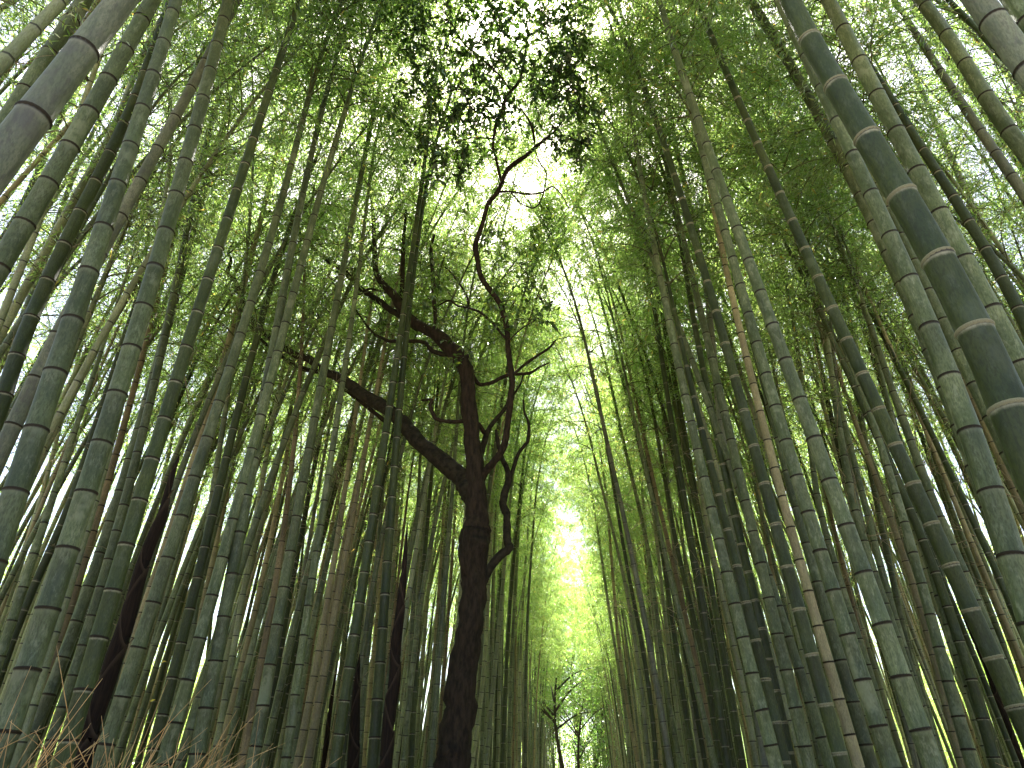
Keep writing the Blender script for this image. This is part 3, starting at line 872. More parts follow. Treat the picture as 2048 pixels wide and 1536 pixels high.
N_RING = 0
for q in RECS:
    P, R = q['P'], q['R']
    base = Vector(P[0])
    root = empty("bamboo", base, TR_LABEL[q['li']], "bamboo", "bamboos lining the path")
    L = P - P[0]
    S = np.concatenate([[0], np.cumsum(np.linalg.norm(np.diff(L, axis=0), axis=1))])
    ns = node_positions(L, q['dia'], q['r'], S[-1])
    big = q['w'] >= 19
    sides = 20 if q['w'] > 40 else 14 if big else 8
    V, Q, T, D, SG = stalk_mesh(L, R, ns, sides, big)
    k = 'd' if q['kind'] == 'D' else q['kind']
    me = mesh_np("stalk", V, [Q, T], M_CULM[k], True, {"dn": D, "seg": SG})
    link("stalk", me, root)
    if big:
        for s in ns:
            p = np.array([np.interp(s, S, L[:, a]) for a in range(3)])
            pr = project(p + P[0])
            if pr is None or not (-40 < pr[0] < 2090 and -40 < pr[1] < 1580):
                continue
            rad = float(np.interp(s, S, R))
            t0 = np.array([np.interp(s + .05, S, L[:, a]) for a in range(3)]) - np.array([np.interp(s - .05, S, L[:, a]) for a in range(3)])
            M3 = basis(t0 / np.linalg.norm(t0) + q['r'].normal(0, 0.035, 3), (1, 0, 0))
            rs = rad * (1.0 + 0.02 * q['r'].random())
            mt = Matrix.Translation(Vector(p)) @ M3.to_4x4() @ Matrix.Rotation(q['r'].uniform(0, 6.28), 4, 'Z') @ Matrix.Diagonal((rs, rs, rs, 1))
            link("node_ring", RING_PALE if q['kind'] in 'D' else RING_DARK, root, mt)
            N_RING += 1
    if q['w'] < 20 and (q['kind'] in 'twb' or q['r'].random() < 0.35):
        zb = min(max(4.0, q['cb'][2] - 4.5), 9.0)
        pb = Vector([np.interp(zb, P[:, 2], P[:, a]) for a in range(3)]) - base
        link("bare_twigs", BARE[q['li'] % 5], root, Matrix.Translation(pb))["kind"] = "stuff"
    dead = q['kind'] in 'tb'
    if not (dead and q['r'].random() < 0.5):
        add_crown(root, Vector(q['cb']) - base, q['Rm'], q['sc'], q['li'] * 3 + 1, q['r'], CROWNS if q['w'] > 16 else THIN)
        if q['w'] > 26:       # the near ones carry fuller crowns
            add_crown(root, Vector(q['cb']) - base, q['Rm'] @ Matrix.Rotation(2.4, 3, 'Z'), q['sc'] * 1.08, q['li'] * 5 + 2, q['r'])

# ------------------------------------------------------------------ the rest of the grove: variants that are copied
def variant(seed, kind, sides=7):
    r = np.random.default_rng(seed)
    cbz = r.uniform(6.2, 8.2)
    zz = np.linspace(0, cbz, 24)
    lean = r.uniform(0.0, 0.10)
    bend = r.uniform(0.1, 0.5)
    P = np.stack([lean * zz + bend * (zz / cbz) ** 2.5, 0.02 * np.sin(zz), zz], axis=-1)
    T = P[-1] - P[-3]; T /= np.linalg.norm(T)
    Rm = basis(T, (1, 0, 0))
    sc = r.uniform(0.9, 1.08)
    top = np.array([list(Rm @ Vector(a)) for a in crown_axis(np.linspace(0, 1, 14)) * sc]) + P[-1]
    r0 = r.uniform(0.040, 0.056)
    R = np.concatenate([np.interp(zz, [0, cbz], [r0, r0 * 0.62]), np.linspace(r0 * 0.62, 0.003, 14)[1:]])
    PA = np.vstack([P, top[1:]])
    S = np.concatenate([[0], np.cumsum(np.linalg.norm(np.diff(PA, axis=0), axis=1))])
    ns = node_positions(PA, r0 * 2, r, S[-1])
    V, Q, T_, D, SG = stalk_mesh(PA, R, ns, sides, False)
    me = mesh_np("stalk", V, [Q, T_], M_CULM[kind], True, {"dn": D, "seg": SG})
    return dict(mid=P[11], me=me, V=V, Q=Q, T=T_, D=D, kind=kind, cb=P[-1], Rm=Rm, sc=sc)

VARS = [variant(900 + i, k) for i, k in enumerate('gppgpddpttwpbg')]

def grove_points():
    r = np.random.default_rng(5)
    pts = []
    cell = {}
    for x, y in BASES:
        cell.setdefault((int(x // 0.5), int(y // 0.5)), []).append((x, y))
    def free(x, y, d):
        cx, cy_ = int(x // 0.5), int(y // 0.5)
        for i in range(-2, 3):
            for j in range(-2, 3):
                for (a, b) in cell.get((cx + i, cy_ + j), ()):
                    if (a - x) ** 2 + (b - y) ** 2 < d * d:
                        return False
        return True
    for _ in range(14000):
        y = 2.0 + 61 * r.random() ** 1.3
        off = 1.9 + 8.6 * r.random() ** 1.2
        if y < 7.5 and off < 4.3: continue
        s = -1 if r.random() < 0.5 else 1
        if y > 36 and off > 7: continue
        x = path_x(y) + s * off
        if abs(x) > 0.80 * y + 2.5: continue
        if off < 2.6 and y < 11: continue
        if s < 0 and y < 9.5 and off < 4.5: continue
        if s > 0 and y < 8.5 and off < 4.5: continue
        if (x + 0.2) ** 2 + (y - 8.3) ** 2 < 1.5: continue
        if not free(x, y, 0.62 if y < 8 else 0.50 if y < 25 else 0.56): continue
        pts.append((x, y, s))
        cell.setdefault((int(x // 0.5), int(y // 0.5)), []).append((x, y))
    for _ in range(1100):                 # the grove goes on beside and behind the place where the photographer stands
        y = r.uniform(-3.5, 7)
        off = 2.1 + 8 * r.random()
        s = -1 if r.random() < 0.5 else 1
        x = path_x(y) + s * off
        if y > -1 and (off < 3.4 or abs(x) < 0.80 * y + 1.0): continue
        if not free(x, y, 0.8): continue
        behind.append((x, y, s))
        cell.setdefault((int(x // 0.5), int(y // 0.5)), []).append((x, y))
    return pts

behind = []
GP = grove_points()
def lean_az(x, y, s, r):
    inward = 0.0 if s < 0 else math.pi
    off = abs(x - path_x(y))
    if off < 3.6 and y > 12:
        return inward + (0.75 + 0.8 * r.random()) * (1 if r.random() < 0.5 else -1)
    return inward + r.normal(0, 0.8)
GP.sort(key=lambda p: p[1] + 0.35 * abs(p[0] - path_x(p[1])))
N_IND = max(0, 292 - len(RECS))
GPN = len(GP)
r = np.random.default_rng(77)
IND = []
for i, (x, y, s) in enumerate(GP[:N_IND]):
    v = VARS[int(r.integers(len(VARS)))]
    root = empty("bamboo", (x, y, 0), None, "bamboo", "bamboos in the back rows")
    a = lean_az(x, y, s, r)
    root.rotation_euler = (0, 0, a)
    k = r.uniform(0.88, 1.15)
    root.scale = (k, k, k)
    link("stalk", v['me'], root)
    if not (v['kind'] in 'tb' and r.random() < 0.4):
        add_crown(root, Vector(v['cb']), v['Rm'], v['sc'], int(r.integers(100)), r, CROWNS if abs(x - path_x(y)) < 2.9 else THIN)
    if v['kind'] in 'twb' or r.random() < 0.25:
        link("bare_twigs", BARE[int(r.integers(len(BARE)))], root, Matrix.Translation(Vector(v['mid'])))["kind"] = "stuff"
    zz = CAM_Z + y * math.tan(PITCH - math.atan((1300 - 768) / F))
    pr = project((x + 0.05 * zz * math.cos(a), y, zz))
    IND.append((pr[0], v['kind'], s, root))
cls = {}
for px_, kd, s, root in IND:
    bt = between(min(max(px_, -50), 2100))
    cls.setdefault((bt, kd), []).append((px_, root))
for (bt, kd), its in cls.items():
    its.sort(key=lambda t: t[0])
    for i, (px_, root) in enumerate(its):
        root["label"] = f"{KIND_WORDS[kd]} back-row bamboo, {ordinal(i, len(its))} between {bt[0]} and {bt[1]}"

# everything beyond: one thicket, stems joined, crowns scattered with geometry nodes
closing = []          # the path bends away: bamboos stand across its far end
rq = np.random.default_rng(8)
for i in range(60):
    y = rq.uniform(52, 62)
    closing.append((path_x(y) + rq.uniform(-5, 5), y, -1 if rq.random() < .5 else 1))
far = GP[N_IND:] + behind + closing
byk = {}
cpos, crot, cscl, cidx = [], [], [], []
for x, y, s in far:
    v = VARS[int(r.integers(len(VARS)))]
    a = lean_az(x, y, s, r)
    k = r.uniform(0.88, 1.15) if (x, y, s) not in closing else r.uniform(0.92, 1.12)
    M = Matrix.Translation((x, y, 0)) @ Matrix.Rotation(a, 4, 'Z') @ Matrix.Scale(k, 4)
    Mn = np.array(M)
    byk.setdefault(v['kind'], []).append((v, Mn))
    if r.random() < 0.5 and (x, y, s) not in closing and abs(x - path_x(y)) > 3.0: continue
    CM = M @ Matrix.Translation(Vector(v['cb'])) @ v['Rm'].to_4x4() @ Matrix.Scale(v['sc'], 4)
    cpos.append(CM.translation[:]); crot.append(CM.to_euler()[:]); cscl.append(CM.to_scale()[0]); cidx.append(int(r.integers(8)) + (8 if abs(x - path_x(y)) < 2.5 or (x, y, s) in closing else 0))
thick = MB()
tm, mats = [], []
for ki, (k, items) in enumerate(byk.items()):
    mats.append(M_CULM[k])
    for v, Mn in items:
        V = v['V'] @ Mn[:3, :3].T + Mn[:3, 3]
        thick.add(V, v['Q'], v['T'], v['D'])
        tm.append((ki, len(v['Q']), len(v['T'])))
tme = thick.mesh("bamboo_thicket", None, True, "dn")
for m in mats: tme.materials.append(m)
mi = np.concatenate([np.full(a, k) for k, a, b in tm] + [np.full(b, k) for k, a, b in tm]).astype(np.int32)
if len(mi) == len(tme.polygons):
    tme.polygons.foreach_set("material_index", mi)
thicket = tag(link("bamboo_thicket", tme), "dense far rows of bamboo filling the depth of the grove", "bamboo thicket", kind="stuff")

def scatter(name, pos, rot, scl, idx, sources, parent):
    me = bpy.data.meshes.new(name)
    me.vertices.add(len(pos))
    me.vertices.foreach_set("co", np.asarray(pos, np.float32).ravel())
    a = me.attributes.new("rot", 'FLOAT_VECTOR', 'POINT'); a.data.foreach_set("vector", np.asarray(rot, np.float32).ravel())
    a = me.attributes.new("scl", 'FLOAT', 'POINT'); a.data.foreach_set("value", np.asarray(scl, np.float32))
    a = me.attributes.new("idx", 'INT', 'POINT'); a.data.foreach_set("value", np.asarray(idx, np.int32))
    o = link(name, me, parent)
    o["kind"] = "stuff"
    ng = bpy.data.node_groups.new(name, 'GeometryNodeTree')
    ng.interface.new_socket("Geometry", in_out='INPUT', socket_type='NodeSocketGeometry')
    ng.interface.new_socket("Geometry", in_out='OUTPUT', socket_type='NodeSocketGeometry')
    gi = ng.nodes.new("NodeGroupInput"); go = ng.nodes.new("NodeGroupOutput")
    jn = ng.nodes.new("GeometryNodeJoinGeometry")
    for so in reversed(sources):
        oi = ng.nodes.new("GeometryNodeObjectInfo")
        oi.transform_space = 'ORIGINAL'
        oi.inputs['Object'].default_value = so
        oi.inputs['As Instance'].default_value = True
        ng.links.new(oi.outputs['Geometry'], jn.inputs[0])
    ip = ng.nodes.new("GeometryNodeInstanceOnPoints")
    ip.inputs['Pick Instance'].default_value = True
    def attr(nm, ty):
        n = ng.nodes.new("GeometryNodeInputNamedAttribute"); n.data_type = ty; n.inputs[0].default_value = nm
        return n.outputs[0]
    er = ng.nodes.new("FunctionNodeEulerToRotation")
    ng.links.new(attr("rot", 'FLOAT_VECTOR'), er.inputs[0])
    ng.links.new(gi.outputs[0], ip.inputs['Points'])
    ng.links.new(jn.outputs[0], ip.inputs['Instance'])
    ng.links.new(attr("idx", 'INT'), ip.inputs['Instance Index'])
    ng.links.new(er.outputs[0], ip.inputs['Rotation'])
    ng.links.new(attr("scl", 'FLOAT'), ip.inputs['Scale'])
    ng.links.new(ip.outputs[0], go.inputs[0])
    md = o.modifiers.new("scatter", 'NODES')
    md.node_group = ng
    return o

src = {}
for o in scene.objects:
    if o.name.startswith("foliage") and o.data in [c[1] for c in THIN + CROWNS]:
        src.setdefault(o.data.name, o)
SRC = [src[c[1].name] for c in THIN + CROWNS if c[1].name in src]
scatter("foliage", cpos, crot, cscl, [i % len(SRC) for i in cidx], SRC, thicket)

# sunlit bamboo regrowth just outside the grove on both sides, seen between the stems
rg = np.random.default_rng(21)
ep, er_, es, ei = [], [], [], []
for i in range(620):
    s = -1 if i % 2 else 1
    y = rg.uniform(4, 66)
    x = path_x(y) + s * (12.0 + 7.0 * rg.random())
    ep.append((x, y, rg.uniform(-3.0, 5.0)))
    er_.append((rg.normal(0, 0.25), rg.normal(0, 0.25), rg.uniform(0, 6.28)))
    es.append(rg.uniform(0.85, 1.25)); ei.append(int(rg.integers(8)))
regrowth = tag(scatter("bamboo_regrowth", ep, er_, es, ei, SRC, None), "bright sunlit bamboo leaves beyond the grove on both sides", "bamboo leaves", kind="stuff")
# ------------------------------------------------------------------ the dark evergreen tree beside the path
TY = 8.3
def tree_line(pts, y0, y1, wts=None):
    """pixel line with widths -> world points and radii; Y runs from y0 to y1"""
    n = len(pts)
    P, R = [], []
    for i, (px, py, w) in enumerate(pts):
        Y = y0 + (y1 - y0) * i / max(1, n - 1)
        p = at(px, py, Y)
        _, ry, _ = ray(px, py)
        P.append(p); R.append(0.5 * w / F * (Y / ry))
    return np.array(P), np.array(R)

def limb_mesh(name, P, R, mat, sides=10, rough=0.06, seed=0, flare=0.0):
    L = np.linalg.norm(np.diff(P, axis=0), axis=1).sum()
    n = max(8, int(L / max(0.03, R.max() * 0.35)))
    n = min(n, 160)
    C = smooth_line(P, n)
    Rr = np.interp(np.linspace(0, 1, n), np.linspace(0, 1, len(R)), R)
    if flare:
        Rr[:3] *= np.array([1 + flare, 1 + flare * .6, 1 + flare * .25])
    r = np.random.default_rng(seed)
    J = 1 + rough * r.normal(0, 1, (n, sides))
    for _ in range(2):
        J = (J + np.roll(J, 1, 0) + np.roll(J, -1, 0) + np.roll(J, 1, 1)) / 4
    J = 1 + (J - 1) * 2.2
    C = C + r.normal(0, 1, C.shape) * Rr[:, None] * 0.05
    V, Q, T = tube(C, Rr, sides, True, J)
    return mesh_np(name, V, [Q, T], mat, True)

trunk_px = [(903, 1536, 70), (909, 1491, 67), (919, 1424, 62), (926, 1357, 58), (936, 1291, 54), (943, 1224, 52), (948, 1167, 50), (946, 1124, 54), (948, 1088, 62), (953, 1060, 56), (955, 1035, 44), (951, 990, 42), (949, 950, 40), (949, 922, 35), (944, 870, 30), (938, 818, 32), (935, 766, 28), (929, 731, 30), (916, 711, 31), (898, 692, 29), (872, 669, 26), (846, 656, 23), (820, 640, 23), (805, 622, 20), (789, 592, 17), (765, 567, 15), (752, 542, 13), (749, 500, 11), (748, 450, 9), (744, 410, 7), (738, 360, 5)]
tp, trr = tree_line(trunk_px, TY, TY)
# carry the trunk down to the ground
b0 = tp[0]
d0 = (tp[0] - tp[3]); d0 = d0 / np.linalg.norm(d0)
low = [np.array([b0[0] + d0[0] * k * 0.9, TY, b0[2] + (0 - b0[2]) * k]) for k in (1.0, 0.66, 0.33)]
tp = np.vstack([low, tp]); trr = np.concatenate([[trr[0] * 1.35, trr[0] * 1.12, trr[0] * 1.03], trr])
tp[20:, 1] = np.linspace(TY, TY + 0.9, len(tp) - 20)
for i in range(20, len(tp)):
    px, py, w = trunk_px[i - 3]
    tp[i] = at(px, py, tp[i, 1])
tree = empty("evergreen_tree", tp[0], "dark crooked evergreen tree with forked limbs at the left edge of the path", "tree")
T0 = tp[0]
link("trunk", limb_mesh("trunk", tp - T0, trr, M_BARK, 22, 0.075, 1, 0.15), tree)

LIMBS = [  # y0, y1, mossy, points (px, py, width)
    (8.3, 9.6, 1, [(952, 1010, 40), (939, 979, 44), (922, 955, 38), (885, 922, 36), (845, 892, 32), (822, 866, 29), (803, 843, 27), (780, 823, 26), (765, 812, 26), (745, 800, 25), (725, 789, 24), (699, 769, 21), (672, 752, 19), (645, 742, 17), (619, 719, 16), (589, 709, 14), (565, 692, 13), (525, 662, 12), (509, 644, 11), (491, 613, 10), (478, 584, 10), (468, 558, 9), (456, 545, 8), (462, 520, 6), (457, 505, 5), (466, 485, 4), (473, 460, 3)]),
    (9.2, 9.3, 0, [(770, 842, 9), (745, 822, 9), (725, 806, 9), (699, 786, 8), (679, 772, 6)]),
    (9.35, 9.8, 1, [(650, 744, 10), (612, 739, 10), (579, 722, 9), (555, 708, 7), (522, 679, 6), (498, 650, 6), (470, 637, 5), (455, 630, 5), (436, 621, 4), (423, 600, 3)]),
    (8.3, 7.0, 0, [(955, 975, 20), (968, 948, 16), (981, 931, 15), (997, 912, 14), (1007, 894, 14), (1013, 865, 13), (1018, 826, 13), (1022, 792, 13), (1024, 766, 12), (1021, 735, 12), (1016, 700, 11), (1014, 655, 11), (1007, 630, 11), (1000, 609, 11), (989, 591, 11), (976, 575, 11), (966, 560, 11), (958, 541, 10), (954, 515, 10), (951, 493, 11), (958, 468, 10), (966, 445, 9), (971, 424, 9), (979, 403, 9), (993, 387, 9), (1001, 372, 9), (1012, 345, 9), (1032, 325, 10), (1053, 311, 8), (1070, 295, 7), (1094, 276, 5), (1111, 260, 4), (1124, 244, 3)]),
    (7.05, 6.2, 0, [(1003, 364, 6), (996, 336, 6), (991, 314, 5), (986, 295, 6), (988, 271, 6), (993, 246, 7), (1004, 222, 7), (1012, 197, 7), (1026, 178, 6), (1040, 159, 6), (1048, 120, 4), (1055, 60, 3), (1050, 10, 2)]),
    (7.0, 6.5, 0, [(1070, 296, 4), (1066, 263, 5), (1056, 238, 4), (1043, 219, 3), (1037, 208, 3)]),
    (6.5, 5.9, 0, [(1022, 182, 4), (1000, 152, 4), (988, 140, 4), (955, 109, 4), (928, 88, 3), (906, 52, 3), (889, 22, 2)]),
    (6.9, 6.6, 0, [(987, 277, 3), (944, 276, 3), (911, 284, 2.4), (873, 291, 2)]),
    (6.7, 6.4, 0, [(1002, 214, 4), (971, 194, 3), (939, 181, 3), (906, 180, 2.4), (878, 189, 2)]),
    (7.2, 6.9, 0, [(999, 383, 5), (1021, 383, 4), (1053, 388, 4), (1081, 386, 4), (1092, 380, 3.6), (1105, 373, 3), (1122, 388, 2.4), (1138, 416, 2)]),
    (7.0, 7.1, 0, [(1070, 300, 3), (1081, 328, 3), (1092, 345, 3), (1089, 377, 3), (1081, 402, 3), (1067, 416, 3), (1042, 407, 2.6), (1023, 386, 3)]),
    (7.6, 8.2, 0, [(1010, 676, 5), (987, 648, 5), (961, 625, 5), (937, 616, 5), (916, 612, 4), (898, 601, 4), (875, 612, 3)]),
    (8.0, 8.3, 0, [(937, 616, 4), (935, 596, 4), (924, 575, 4), (911, 557, 3.4), (898, 541, 3), (882, 528, 2)]),
    (7.6, 7.6, 0, [(1017, 682, 3), (1041, 659, 2.6), (1070, 640, 2)]),
    (8.4, 8.5, 0, [(945, 750, 10), (952, 762, 9), (961, 769, 8), (981, 766, 8), (1002, 756, 8), (1021, 749, 7), (1041, 748, 6.5), (1062, 745, 6), (1080, 734, 5), (1099, 725, 3)]),
    (8.2, 8.6, 0, [(1024, 749, 6), (1031, 745, 6), (1049, 729, 6), (1075, 711, 5.5), (1099, 695, 5), (1112, 680, 3)]),
    (8.3, 8.6, 1, [(955, 1170, 22), (972, 1150, 19), (987, 1125, 17), (1005, 1107, 17), (1018, 1096, 17), (1014, 1079, 16), (1014, 1052, 16), (1013, 1029, 16), (1006, 1010, 16), (1009, 987, 15), (1017, 961, 13), (1013, 935, 11), (1005, 920, 10), (999, 900, 9), (995, 880, 8), (992, 860, 6)]),
    (8.55, 8.8, 1, [(1019, 962, 8), (1028, 933, 8), (1036, 909, 7), (1049, 891, 7), (1057, 878, 6.5), (1057, 844, 6), (1049, 826, 5), (1047, 800, 3)]),
    (8.4, 9.0, 1, [(955, 930, 14), (961, 912, 13), (968, 886, 12), (976, 862, 11), (989, 842, 9), (1007, 821, 8), (1016, 805, 6), (1040, 770, 4), (1046, 750, 3)]),
    (8.3, 8.5, 0, [(942, 838, 10), (958, 850, 10), (969, 866, 10)]),
    (8.3, 8.3, 0, [(930, 842, 10), (915, 843, 9), (896, 843, 8.5), (875, 839, 8), (866, 828, 8), (860, 812, 7.5), (864, 800, 7), (843, 801, 5)]),
    (8.75, 9.9, 1, [(835, 655, 16), (815, 640, 14), (802, 632, 14), (779, 619, 12), (759, 602, 12), (732, 585, 11), (712, 569, 11), (692, 545, 11), (669, 529, 10), (645, 512, 9), (620, 490, 8), (590, 455, 7), (560, 430, 6), (525, 420, 5), (509, 407, 5), (491, 376, 4)]),
    (8.9, 8.9, 0, [(804, 622, 11), (804, 590, 10), (805, 550, 10), (806, 510, 9), (808, 470, 7), (812, 420, 5)]),
    (8.6, 9.0, 0, [(872, 662, 10), (871, 640, 9), (868, 600, 9), (866, 560, 9), (864, 532, 8), (862, 500, 7), (868, 470, 5)]),
    (8.5, 9.2, 1, [(905, 702, 12), (890, 709, 11), (865, 702, 9), (849, 685, 8), (812, 682, 8), (779, 682, 7), (762, 675, 6), (745, 665, 5), (725, 639, 4), (712, 620, 3)]),
    (9.0, 9.2, 0, [(760, 570, 6), (775, 584, 5), (740, 578, 4), (715, 586, 3)]),
]
limb_root = []
for i, (y0, y1, mossy, pts) in enumerate(LIMBS):
    P, R = tree_line(pts, y0, y1)
    o = link("limb", limb_mesh("limb", P - T0, R, M_MOSSBARK if mossy else M_BARK, 12 if R.max() > 0.05 else 7, 0.07, 20 + i), tree)
    limb_root.append(P)

# leaf sprays: px, py, radius px, Y
LC = []
top = [(800,20,40),(830,60,45),(870,110,45),(900,40,50),(940,90,45),(960,30,50),(1000,60,45),(1010,120,45),(1080,110,40),(1100,60,50),(1140,30,45),(1150,90,40),(1120,130,45),(1080,170,40),(1140,170,35),(1160,210,28),(950,150,45),(910,180,40),(980,200,40),(860,230,35),(900,240,40),(840,280,35),(870,320,40),(930,300,40),(960,250,40),(920,340,30),(1015,250,30),(1130,300,22),(1160,290,18),(830,130,40),(980,110,40),(920,10,50),(1140,120,40),(1170,60,30),(850,180,40),(1110,200,35), (1010, 20, 45), (1085, 20, 30), (940, 210, 35), (890, 80, 45), (1120,-20,50), (960,-30,60),(880,-20,50),(820,-30,40)]
for x, y, r_ in top: LC.append((x, y, r_, 5.9 + 0.9 * max(0, y) / 300, 1))
mid = [(1090,450,30),(1075,490,32),(1000,500,36),(1040,530,40),(1000,560,36),(1060,560,40),(1085,600,36),(1030,600,40),(1000,640,36),(965,600,26),(1055,640,36),(880,560,42),(860,600,40),(900,640,36),(840,540,46),(890,510,40),(985,470,24),(940,700,26),(1095,420,20)]
for x, y, r_ in mid: LC.append((x, y, r_, 7.6 + 0.4 * random.random(), 0))
left = [(480,480,50),(500,440,50),(600,610,40),(650,590,42),(690,560,46),(720,480,48),(760,440,48),(800,480,42),(780,660,30),(740,660,28),(680,470,46),(620,430,46),(570,480,46), (860,470,40), (800,420,40), (880, 690, 22)]
for x, y, r_ in left: LC.append((x, y, r_, 9.3 + 0.7 * random.random(), 0))

def leaf_shape(o, d, n, L, W):
    """six-cornered pointed leaf: returns V, T"""
    s = np.cross(d, n); s /= np.linalg.norm(s, axis=1)[:, None] + 1e-9
    n = np.cross(s, d)
    a = o
    b1 = o + d * L * 0.32 + s * W + n * W * 0.35
    b2 = o + d * L * 0.32 - s * W + n * W * 0.35
    c1 = o + d * L * 0.70 + s * W * 0.72 + n * W * 0.1
    c2 = o + d * L * 0.70 - s * W * 0.72 + n * W * 0.1
    t = o + d * L - n * L * 0.12
    m = o + d * L * 0.5 - n * W * 0.05
    V = np.stack([a, b1, c1, t, c2, b2, m], axis=1).reshape(-1, 3)
    k = np.arange(len(o))[:, None] * 7
    T = np.vstack([k + np.array(q) for q in ((0, 6, 1), (1, 6, 2), (2, 6, 3), (3, 6, 4), (4, 6, 5), (5, 6, 0))])
    return V, T

r = np.random.default_rng(31)
FV, FTn, TW = MB(), None, MB()
single = []
for (px, py, rp, Y, big) in LC:
    c = np.array(at(px, py, Y))
    _, ry, _ = ray(px, py)
    R = rp / F * (Y / ry)
    n_sp = 14 if big else (5 if Y > 9.2 else 7)
    for k in range(n_sp):
        g = r.normal(0, 0.72 if big else 0.6, 3) * R
        sc_ = c + g * np.array([1, 1.3, 1])
        dr = r.normal(0, 1, 3); dr[2] = dr[2] * 0.4 - 0.15; dr /= np.linalg.norm(dr)
        ln = r.uniform(0.14, 0.34)
        TW.tube(np.array([sc_ - dr * ln * 0.5, sc_, sc_ + dr * ln * 0.5 + [0, 0, -0.02]]) - T0, [0.0035, 0.0025, 0.0012], 3)
        if r.random() < 0.6:
            TW.tube(np.array([c + (sc_ - c) * 0.05, c + (sc_ - c) * 0.5 + [0, 0, 0.03], sc_]) - T0, [0.006, 0.0045, 0.003], 4)
        m = int(r.integers(6, 11))
        o = sc_ + dr * np.linspace(-0.45, 0.55, m)[:, None] * ln + r.normal(0, 0.012, (m, 3))
        d = dr * 0.6 + r.normal(0, 0.65, (m, 3)) + np.array([0, 0, -0.55])
        d /= np.linalg.norm(d, axis=1)[:, None]
        nrm = np.array([0, 0, 1.0]) + r.normal(0, 0.5, (m, 3))
        L = r.uniform(0.080, 0.130, m)[:, None] * (0.95 if big else 0.85)
        W = L * r.uniform(0.17, 0.23, m)[:, None]
        tone = np.clip(r.normal(0.36 if big else 0.66, 0.22, m), 0, 0.97)
        for i in range(m):
            if big and len(single) < 290 and r.random() < 0.2 and py > -5:
                single.append((o[i], d[i], nrm[i], float(L[i, 0])))
                continue
            V, T = leaf_shape(o[i:i + 1], d[i:i + 1], nrm[i:i + 1], L[i:i + 1], W[i:i + 1])
            FV.add(V - T0, None, T, float(tone[i]))
fo = link("foliage", FV.mesh("foliage", M_TLEAF, False, "tone"), tree); fo["kind"] = "stuff"
tw = link("twigs", TW.mesh("twigs", M_BARK), tree); tw["kind"] = "stuff"
LVs = []
for q in range(4):
    V, T = leaf_shape(np.zeros((1, 3)), np.array([[0, 0, 1.0]]), np.array([[1.0, 0.1 * q, 0]]), np.ones((1, 1)), np.full((1, 1), 0.17 + 0.02 * q))
    LVs.append(mesh_np("leaf", V, T, M_TLEAF, False, {"tone": np.full(7, 0.12 + 0.2 * q)}))
for i, (o, d, n, L) in enumerate(single):
    m = Matrix.Translation(Vector(o - T0)) @ basis(d, n).to_4x4() @ Matrix.Scale(L, 4)
    link("leaf", LVs[i % 4], tree, m)

# ------------------------------------------------------------------ brown young shoots still wrapped in sheaths
SHOOTS = [
    ([(163, 1524), (173, 1491), (190, 1431), (210, 1374), (227, 1317), (247, 1264), (263, 1211), (280, 1147), (297, 1097), (323, 1034), (330, 1005), (347, 942), (362, 903)], 36, "tallest dark brown bamboo shoot in sheaths, leaning right at the lower left"),
    ([(770, 1536), (775, 1474), (782, 1407), (789, 1357), (792, 1291), (799, 1231), (805, 1174), (809, 1124), (815, 1043)], 26, "tall dark brown bamboo shoot with overlapping sheaths, halfway between tree and straw bamboos"),
    ([(705, 1536), (709, 1474), (712, 1391), (719, 1308)], 24, "short wide dark bamboo shoot ending beside the dark green ringed bamboo"),
    ([(647, 1536), (652, 1491), (662, 1407), (677, 1318)], 12, "thin black bamboo shoot half hidden behind a dark green bamboo"),
    ([(800, 1536), (802, 1480), (805, 1426)], 10, "smallest dark bamboo shoot right of the tall sheathed one"),
    ([(2039, 1517), (2013, 1447), (1993, 1391), (1969, 1324), (1936, 1251), (1899, 1163)], 15, "slim black bamboo shoot leaning left at the lower right"),
]
